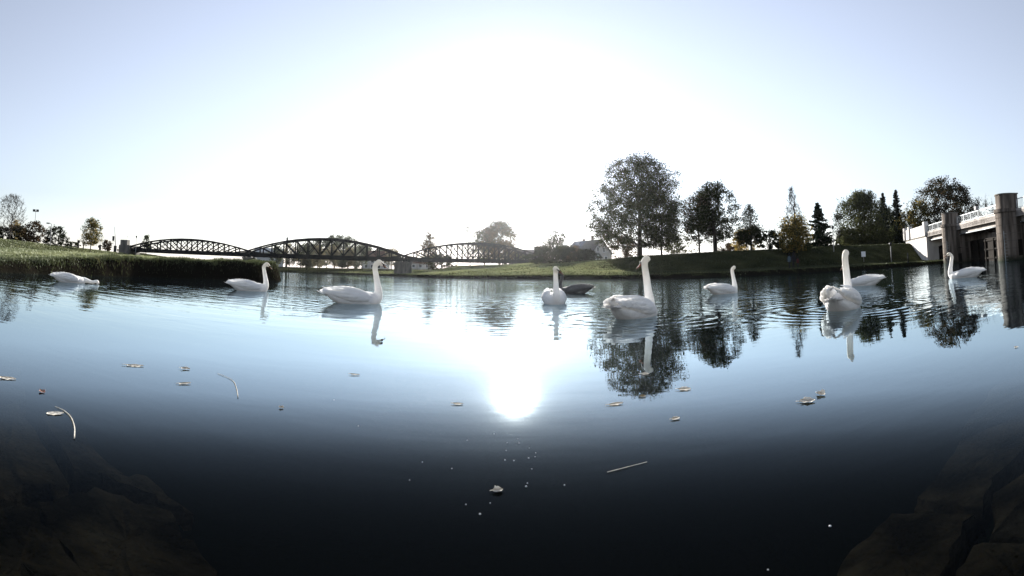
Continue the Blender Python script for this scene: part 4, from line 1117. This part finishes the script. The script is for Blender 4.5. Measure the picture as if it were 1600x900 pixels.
BODY_ST = [(-.60, .175, .02, .010), (-.52, .15, .06, .028), (-.42, .11, .115, .07), (-.28, .075, .175, .125), (-.10, .06, .21, .155), (.08, .055, .215, .165), (.22, .05, .195, .155), (.33, .05, .145, .125), (.40, .055, .075, .075)]
def swan(px, py, psi, label, neck, head_yaw=0.0, scale=1.0, head_pitch=-14, mats=('feather', 'bill', 'black_skin'), ruffle=0.0, name='swan', group='swans on the river', seed=0, neck_r=1.0):
    rng = random.Random(seed)
    p = bearing(px, py)
    a = math.degrees(math.atan2(p.x, p.y))
    root = empty(name, (p.x, p.y, 0), R(psi - a), label, 'swan', group)
    root.scale = (scale,) * 3
    # one closed body: trunk, neck and head fused
    V, F = [], []
    def put(vs, fs):
        b = len(V); V.extend([Vector(q) for q in vs]); F.extend([tuple(b + i for i in f) for f in fs])
    put(*ring_loft([((x_, 0, z_), (0, w_, 0), (0, 0, h_)) for x_, z_, w_, h_ in BODY_ST], 22))
    pts = catmull([q[:3] for q in neck], 6)
    rr = catmull([(q[3], 0, 0) for q in neck], 6)
    st = []
    for i, q in enumerate(pts):
        d = (pts[min(i + 1, len(pts) - 1)] - pts[max(i - 1, 0)]).normalized()
        s = Vector((0, 1, 0)) - d * d.y; s.normalize(); t = d.cross(s)
        r_ = rr[i].x * neck_r
        st.append((q, s * r_ * 0.95, t * r_))
    put(*ring_loft(st, 14))
    H = Vector(neck[-1][:3])
    hm = Matrix.Translation(H) @ Matrix.Rotation(R(head_yaw), 4, 'Z') @ Matrix.Rotation(R(-head_pitch), 4, 'Y')
    hs = [(-.062, -.004, .022, .024), (-.045, .002, .040, .044), (-.01, .006, .047, .050), (.03, .002, .043, .045), (.062, -.010, .032, .034), (.085, -.018, .022, .022)]
    put(*ring_loft([(hm @ Vector((x_, 0, z_)), hm.to_3x3() @ Vector((0, w_, 0)), hm.to_3x3() @ Vector((0, 0, h_))) for x_, z_, w_, h_ in hs], 14))
    me = bpy.data.meshes.new('body_src'); me.from_pydata([tuple(q) for q in V], [], F); me.update()
    tmp = bpy.data.objects.new('body_src', me); col.objects.link(tmp)
    m = tmp.modifiers.new('r', 'REMESH'); m.mode = 'VOXEL'; m.voxel_size = 0.013
    m2 = tmp.modifiers.new('s', 'SMOOTH'); m2.iterations = 5; m2.factor = 0.6
    dg = bpy.context.evaluated_depsgraph_get()
    bm_ = bpy.data.meshes.new_from_object(tmp.evaluated_get(dg))
    bm_.name = 'body'
    bpy.data.objects.remove(tmp); bpy.data.meshes.remove(me)
    bm_.polygons.foreach_set('use_smooth', [True] * len(bm_.polygons))
    bm_.materials.clear(); bm_.materials.append(MAT[mats[0]])
    link(bpy.data.objects.new('body', bm_), root)
    # bill, black lores and knob
    bs = [(.070, -.018, .023, .020), (.085, -.020, .021, .021), (.12, -.031, .017, .012), (.155, -.040, .0165, .008), (.178, -.046, .010, .005)]
    mb = MB(); vs, fs = ring_loft([(hm @ Vector((x_, 0, z_)), hm.to_3x3() @ Vector((0, w_, 0)), hm.to_3x3() @ Vector((0, 0, h_))) for x_, z_, w_, h_ in bs], 10); mb.add(vs, fs, True)
    mb.build('bill', MAT[mats[1]], root)
    mb = MB()
    for s in (-1, 1):
        ls = [(.028, .008, .004), (.05, .002, .010), (.075, -.010, .012), (.088, -.015, .008)]
        vs, fs = ring_loft([(hm @ Vector((x_, s * (.042 - (x_ - .03) * .36), z_)), hm.to_3x3() @ Vector((0, .006, 0)), hm.to_3x3() @ Vector((0, 0, r_))) for x_, z_, r_ in ls], 8); mb.add(vs, fs, True)
    vs, fs = ring_loft([(hm @ Vector((x_, 0, z_)), hm.to_3x3() @ Vector((0, r_, 0)), hm.to_3x3() @ Vector((0, 0, r_))) for x_, z_, r_ in ((.066, .010, .006), (.076, .008, .013), (.090, .002, .014), (.102, -.008, .007))], 8); mb.add(vs, fs, True)
    mb.build('bill_knob', MAT['black_skin'], root)
    for s in (-1, 1):
        mb = MB()
        c = Vector((.030, s * .0415, .012))
        vs, fs = ring_loft([(hm @ (c + Vector((0, s * (q - .004), 0))), hm.to_3x3() @ Vector((r_, 0, 0)), hm.to_3x3() @ Vector((0, 0, r_))) for q, r_ in ((0, .0065), (.004, .006), (.007, .003))], 8); mb.add(vs, fs, True)
        mb.build('eye', MAT['black_skin'], root)
    # wings: a folded shell with overlapping feathers
    WST = [(.25, .125, .085, .022, .045), (.17, .150, .115, .045, .085), (.04, .160, .140, .060, .112), (-.12, .150, .155, .062, .118), (-.26, .122, .168, .052, .098), (-.38, .088, .18, .038, .068), (-.48, .058, .19, .022, .036), (-.555, .040, .198, .008, .012)]
    for s in (-1, 1):
        mb = MB()
        lift = ruffle * rng.uniform(0.7, 1.2)
        def wc(x_):
            for q0_, q1_ in zip(WST, WST[1:]):
                if q1_[0] <= x_ <= q0_[0]:
                    f = (q0_[0] - x_) / (q0_[0] - q1_[0]); return [q0_[k] + (q1_[k] - q0_[k]) * f for k in range(5)]
            return list(WST[-1])
        st = []
        for x_, y_, z_, w_, h_ in WST:
            k = max(0, -x_) * lift
            st.append(((x_, s * (y_ + k * .25), z_ + k * .55), (0, w_ * .96 + .010, (w_ + .01) * .34 * s), (0, -h_ * .42 * s, h_)))
        vs, fs = ring_loft(st, 16); mb.add(vs, fs, True)
        for rowi, (th, x0, x1, nf, ln_, wd_) in enumerate([(62, .16, -.34, 8, .17, .05), (30, .17, -.42, 9, .19, .055), (0, .15, -.44, 9, .20, .055), (-28, .12, -.40, 8, .18, .05)]):
            for k in range(nf):
                x_ = x0 + (x1 - x0) * k / (nf - 1)
                _, y_, z_, w_, h_ = wc(x_)
                kk = max(0, -x_) * lift
                ca, sa = math.cos(R(th)), math.sin(R(th))
                cx = Vector((x_, s * (y_ + kk * .25), z_ + kk * .55)) + Vector((0, w_ * .96 * s, w_ * .34)) * ca + Vector((0, -h_ * .42 * s, h_)) * sa
                nrm = Vector((0, s * ca * 1.0, 0.25 + sa)).normalized()
                d = Vector((-1, -s * 0.10 - s * .1 * (k / nf), 0.05 - 0.05 * sa + 0.12 * ruffle * rng.random())).normalized()
                tn = nrm.cross(d).normalized()
                l_, q_ = ln_ * rng.uniform(.85, 1.1), wd_ * rng.uniform(.9, 1.1)
                lf = 0.010 + 0.008 * rng.random() + ruffle * 0.03 * rng.random()
                b = cx + nrm * 0.002
                vs = [b, b + d * l_ * .35 + tn * q_ * .5 + nrm * lf * .5, b + d * l_ * .8 + tn * q_ * .42 + nrm * lf, b + d * l_ + nrm * lf * 1.1, b + d * l_ * .8 - tn * q_ * .42 + nrm * lf, b + d * l_ * .35 - tn * q_ * .5 + nrm * lf * .5, b + d * l_ * .5 + nrm * (lf + .010)]
                mb.add(vs, [(0, 1, 6), (1, 2, 6), (2, 3, 6), (3, 4, 6), (4, 5, 6), (5, 0, 6)], True)
        # flight feather tips crossing over the tail
        for k in range(4):
            b = Vector((-.36 - .03 * k, s * (.085 - .012 * k), .205 + .012 * k + ruffle * .16)); d = Vector((-1, -s * (.30 + .06 * k), .12 + .28 * ruffle + .03 * k)).normalized(); tn = Vector((0, 1, 0)).cross(d).cross(d).normalized(); tn = d.cross(Vector((0, 0, 1))).normalized()
            l_ = .20 - .01 * k
            vs = [b, b + d * l_ * .3 + tn * .022, b + d * l_ * .8 + tn * .016, b + d * l_, b + d * l_ * .8 - tn * .016, b + d * l_ * .3 - tn * .022, b + d * l_ * .5 + Vector((0, 0, .008))]
            mb.add(vs, [(0, 1, 6), (1, 2, 6), (2, 3, 6), (3, 4, 6), (4, 5, 6), (5, 0, 6)], True)
        mb.build('wing', MAT[mats[0]], root)
    mb = MB()
    for k in range(7):
        an = (k - 3) * 0.13
        b = Vector((-.46, (k - 3) * .018, .135)); d = Vector((-math.cos(an), math.sin(an), .30 - abs(k - 3) * .03)).normalized(); tn = d.cross(Vector((0, 0, 1))).normalized()
        l_ = .25 - abs(k - 3) * .02
        vs = [b, b + d * l_ * .4 + tn * .026, b + d * l_ * .85 + tn * .018, b + d * l_, b + d * l_ * .85 - tn * .018, b + d * l_ * .4 - tn * .026, b + d * l_ * .5 + Vector((0, 0, .007))]
        mb.add(vs, [(0, 1, 6), (1, 2, 6), (2, 3, 6), (3, 4, 6), (4, 5, 6), (5, 0, 6)], True)
    mb.build('tail', MAT[mats[0]], root)
    return root

def neck_up(h=.70, lean=0.0, hx=.03, hy=0.0):
    """upright S neck, head at height h"""
    return [(.26, 0, .04, .120), (.345, 0, .10, .100), (.375, 0, .20, .072), (.355 - lean * .3, hy * .1, .34, .056), (.325 - lean * .6, hy * .3, h * .70, .050), (.305 - lean, hy * .6, h * .88, .047), (.318 - lean + hx * .4, hy * .85, h * .97, .047), (.352 - lean + hx, hy, h, .046)]

swan(392, 454.5, 8, 'white swan facing right in front of the dark left bank tip', neck_up(.685), 0, 1.0, -26, seed=2)
swan(557, 474, 6, 'large white swan in side view facing right, left of the stone pier', neck_up(.715), 0, 1.04, -20, seed=3)
swan(866, 474, -84, 'white swan seen from the front with its breast towards us', neck_up(.665, .03), 62, 0.98, -20, seed=4)
swan(895, 459, 174, 'grey-brown cygnet facing left behind the front-facing swan', neck_up(.60, .0), 0, 0.98, -22, mats=('cygnet', 'bill_grey', 'black_skin'), name='cygnet', seed=5)
swan(994, 495, 60, 'nearest white swan seen from behind, its head turned left', neck_up(.76, .04, -.01), 112, .96, -28, ruffle=.12, seed=6)
swan(1132, 459, 42, 'white swan on dark water, head turned away from us', neck_up(.68), 48, 0.92, -10, seed=7)
swan(1318, 482, 78, 'fluffed white swan seen from the rear with raised wing feathers', neck_up(.73, .03), 15, 0.98, -10, ruffle=.28, seed=8)
swan(1346, 446.5, 172, 'white swan half hidden behind the fluffed one, tail to the right', neck_up(.58, -.04), 0, 1.0, -40, seed=9)
swan(1506, 434, 174, 'white swan facing left in front of the concrete pier', neck_up(.70), 0, 1.0, -14, seed=10)
feed = [(.26, 0, .05, .115), (.36, 0, .09, .095), (.46, 0, .085, .070), (.56, 0, .06, .055), (.65, 0, .052, .050), (.72, 0, .072, .049), (.77, 0, .066, .046)]
swan(111, 441.5, 4, 'white swan feeding with neck laid low on the water', feed, 0, .80, -50, seed=11)

# ------------------------------------------------------------------ things adrift on the water
MAT['dry_leaf'] = mat_leaf('dry_leaf', (0.58, 0.54, 0.46), (0.78, 0.75, 0.68), 60.0, 0.35)
MAT['tan_leaf'] = mat_leaf('tan_leaf', (0.22, 0.17, 0.09), (0.36, 0.29, 0.17), 30.0, 0.3)
MAT['pink_leaf'] = mat_leaf('pink_leaf', (0.40, 0.24, 0.20), (0.5, 0.33, 0.28), 30.0, 0.3)
MAT['foam'] = mat_surf('foam', (0.55, 0.55, 0.55), (0.75, 0.75, 0.75), 60, 0.4)
def leaf(px, py, length, width, rz, label, mat='dry_leaf', curl=0.25, seed=0, name='floating_leaf', stem=True, group='leaves adrift on the water'):
    rng = random.Random(seed)
    p = bearing(px, py)
    length *= .78; width *= 1.2; curl *= .6
    e = empty(name, (p.x, p.y, 0.002), R(rz), label, 'leaf', group)
    a_ = math.atan2(p.x, p.y)
    e.rotation_euler = (Matrix.Rotation(R(9), 3, Vector((math.cos(a_), -math.sin(a_), 0))) @ Matrix.Rotation(R(rz), 3, 'Z')).to_euler()
    n, w = 9, 5
    vs = []
    for side in (0, 1):
        for i in range(n):
            t = i / (n - 1)
            ww = width / 2 * math.sin(math.pi * min(1, t * 0.92 + 0.06)) ** 0.8 * (1 + 0.15 * math.sin(i * 2.3 + seed))
            for j in range(w):
                u = (j - 2) / 2
                z = curl * length * (0.35 * (t - .45) ** 2 + 0.5 * (u * ww / length) ** 2 * 3) + 0.02 * length * math.sin(i * 1.9 + j * 1.3 + seed) - side * 0.0009 + 0.002
                vs.append(((t - .5) * length, u * ww, z))
    fs = []
    K = n * w
    for i in range(n - 1):
        for j in range(w - 1):
            a = i * w + j
            fs.append((a, a + w, a + w + 1, a + 1)); fs.append((K + a, K + a + 1, K + a + w + 1, K + a + w))
    rim = [i * w for i in range(n)] + [(n - 1) * w + j for j in range(1, w)] + [i * w + w - 1 for i in range(n - 2, -1, -1)] + [j for j in range(w - 2, 0, -1)]
    for a, b in zip(rim, rim[1:] + rim[:1]): fs.append((a, b, K + b, K + a))
    mb = MB(); mb.add(vs, fs, True); mb.build('blade', MAT[mat], e)
    if stem:
        mb = MB(); mb.tube([(-.48 * length, 0, .004), (-.62 * length, .03 * length, .005), (-.78 * length, .09 * length, .003)], [.0016, .0013, .001], 5); mb.build('stalk', MAT[mat], e)
        mb = MB(); mb.tube([(-.48 * length, 0, curl * length * .30 + .0035), (0, 0, curl * length * .07 + .0045), (.47 * length, 0, curl * length * .11 + .0035)], [.0012, .001, .0005], 4); mb.build('midrib', MAT['tan_leaf'], e)
    return e
leaf(211, 572, .115, .03, 50, 'slim pale feather-like leaf left of the lone leaf pair', seed=1, curl=.1)
leaf(290, 577, .06, .028, 30, 'small curled white leaf, upper one of a pair on the left', seed=2, curl=.9)
leaf(289, 600, .07, .018, 60, 'narrow pale leaf, lower one of a pair on the left', seed=3)
leaf(12, 592, .09, .026, 60, 'long pale leaf at the left picture edge', seed=4)
leaf(66, 613, .035, .022, 10, 'tiny pinkish leaf beside the submerged left slabs', 'pink_leaf', seed=5, curl=.8)
leaf(86, 647, .075, .022, 70, 'pale oval leaf lying beside a curved grass stem', 'dry_leaf', seed=6, stem=False)
leaf(1262, 628, .075, .04, -30, 'crumpled pale leaf on the right water, lower of two joined', seed=7, curl=.9)
leaf(1283, 617, .05, .032, -75, 'upright curled pale leaf on the right water, upper of two joined', seed=8, curl=1.6)
leaf(1070, 609, .07, .036, -20, 'pale leaf by the tip of the largest tree reflection', seed=9, curl=.4)
leaf(963, 632, .075, .022, 10, 'slim pale leaf left below the tree reflection', seed=10)
leaf(1056, 655, .04, .02, 10, 'small white leaf below the tree reflection', seed=11, curl=.5)
leaf(1008, 585, .055, .028, -15, 'pale leaf inside the tree reflection', seed=12, curl=.5)
leaf(1005, 620, .03, .02, 5, 'tiny ochre leaf at the bottom of the tree reflection', 'tan_leaf', seed=13, curl=.5)
leaf(716, 632, .05, .016, 5, 'small pale leaf left of the sun glare', seed=14)
leaf(1588, 543, .03, .02, 5, 'tiny pale leaf by the right picture edge', seed=15)
leaf(555, 586, .06, .014, 15, 'faint slim leaf floating in the middle left', seed=16)
leaf(440, 638, .022, .016, 0, 'tiny white leaf on dark water left of centre', seed=17, curl=.8)
leaf(778, 768, .030, .020, 20, 'crumpled white leaf below the sun glare', seed=20, curl=1.2)
def stem_thing(pts, r, label, name='grass_stem', mat='dry_leaf'):
    q = [bearing(*p_) for p_ in pts]
    e0 = q[0]
    q = [v - e0 + Vector((0, 0, 0.003 + (pts[i][2] if len(pts[i]) > 2 else 0))) for i, v in enumerate(q)]
    c = catmull(q, 5)
    mb = MB(); mb.tube(c, [r * (1 - .5 * i / len(c)) for i in range(len(c))], 6)
    o = mb.build(name, MAT[mat]); o.location = e0
    return tag(o, label, 'stem', 'stems adrift on the water')
stem_thing([(116, 686), (116, 668), (110, 652), (99, 642), (86, 636)], .0021, 'curved grass stem beside the pale oval leaf')
stem_thing([(372, 622), (369, 606), (362, 594), (340, 584)], .0017, 'thin curved stem on the blue water left of centre')
stem_thing([(949, 739), (980, 731), (1011, 723)], .0014, 'straight pale twig right of the sun glare', 'twig')
bub = [(728, 788), (750, 803), (766, 786), (792, 692), (809, 686), (811, 693), (827, 700), (837, 708), (836, 714), (826, 716), (803, 720), (789, 719), (791, 704), (831, 733), (824, 755), (822, 760), (1297, 822), (1200, 890), (730, 688), (772, 678), (660, 722), (522, 625), (560, 666), (706, 732), (640, 750), (882, 758)]
for i, (px, py) in enumerate(bub):
    p = bearing(px, py)
    rr_ = random.uniform(.0013, .0028)
    mb = MB(); mb.tube([(0, 0, -.001), (0, 0, rr_ * .5), (0, 0, rr_ * .85), (0, 0, rr_)], [rr_, rr_ * .86, rr_ * .5, rr_ * .1], 8)
    o = mb.build('foam_fleck', MAT['foam']); o.location = p
    tag(o, 'tiny white foam fleck on the near water below the sun glare', 'foam', 'foam flecks')

# ------------------------------------------------------------------ submerged slabs at the camera's feet
def slab(poly, z, thick, seed):
    rng = random.Random(seed)
    pts = [bearing(px, py, z + dz) for px, py, dz in poly]
    c = sum(pts, Vector()) / len(pts)
    ring = []
    for a, b in zip(pts, pts[1:] + pts[:1]):
        for k in range(5):
            q = a.lerp(b, k / 5); q = q + Vector((rng.uniform(-.012, .012), rng.uniform(-.012, .012), rng.uniform(-.006, .006))); ring.append(q)
    n = len(ring)
    vs, fs = [], []
    for f, dz in ((1.02, -thick), (1.02, -thick * .35), (1.0, -.010), (.975, .0), (.6, .006), (.25, .004)):
        for q in ring:
            p = c.lerp(q, f); vs.append((p.x + rng.uniform(-.004, .004), p.y + rng.uniform(-.004, .004), p.z + dz + rng.uniform(-.007, .007)))
    vs.append((c.x, c.y, c.z + .01))
    for i in range(5):
        for k in range(n):
            a, b = i * n + k, i * n + (k + 1) % n
            fs.append((a, b, b + n, a + n))
    for k in range(n): fs.append((5 * n + k, 5 * n + (k + 1) % n, 6 * n))
    mb = MB(); mb.add(vs, fs, False)
    return mb.build('stone_slab', MAT['slab'], gobj)
slab([(-60, 650, 0), (28, 628, -.05), (112, 752, -.02), (20, 766, .02), (-70, 800, .04)], -.16, .12, 1)
slab([(-60, 560, -.08), (30, 575, -.1), (44, 622, -.08), (-60, 640, -.04)], -.2, .12, 2)
slab([(60, 782, 0), (150, 762, -.02), (262, 800, -.08), (340, 890, -.08), (250, 1000, 0), (150, 930, 0)], -.16, .12, 3)
slab([(-60, 790, 0), (52, 790, 0), (150, 910, 0), (120, 1010, 0), (-70, 960, .02)], -.14, .12, 4)
slab([(60, 640, -.12), (110, 660, -.16), (190, 740, -.16), (120, 735, -.08)], -.26, .12, 5)
slab([(150, 735, -.1), (230, 745, -.16), (300, 800, -.18), (240, 775, -.1)], -.28, .1, 11)
slab([(1500, 690, -.04), (1604, 640, 0), (1660, 640, 0), (1545, 752, 0), (1528, 790, 0), (1436, 782, -.08)], -.2, .12, 6)
slab([(1556, 600, -.1), (1660, 560, -.06), (1660, 620, -.02), (1604, 630, -.04), (1500, 672, -.1)], -.22, .12, 7)
slab([(1400, 800, -.1), (1520, 798, -.02), (1470, 900, 0), (1420, 960, 0), (1300, 920, -.1), (1320, 860, -.14)], -.2, .12, 8)
slab([(1560, 760, 0), (1680, 660, .02), (1700, 800, .02), (1620, 830, 0), (1540, 838, 0)], -.16, .12, 9)
slab([(1520, 850, 0), (1640, 842, 0), (1700, 900, 0), (1600, 1000, 0), (1450, 960, 0)], -.16, .12, 10)

# ------------------------------------------------------------------ autumn haze over the valley
hz, nt, out = mat_new('autumn_haze')
vp = nt.nodes.new('ShaderNodeVolumePrincipled')
vp.inputs['Color'].default_value = (0.93, 0.96, 1.0, 1)
vp.inputs['Density'].default_value = 0.00008
vp.inputs['Anisotropy'].default_value = 0.89
nt.links.new(vp.outputs[0], out.inputs['Volume'])
mb = MB(); mb.box((0, 0, 11.0), (2600, 2600, 29.0))
haze = mb.build('haze', hz)
tag(haze, 'thin bright morning haze over the river valley', 'haze', kind='stuff')
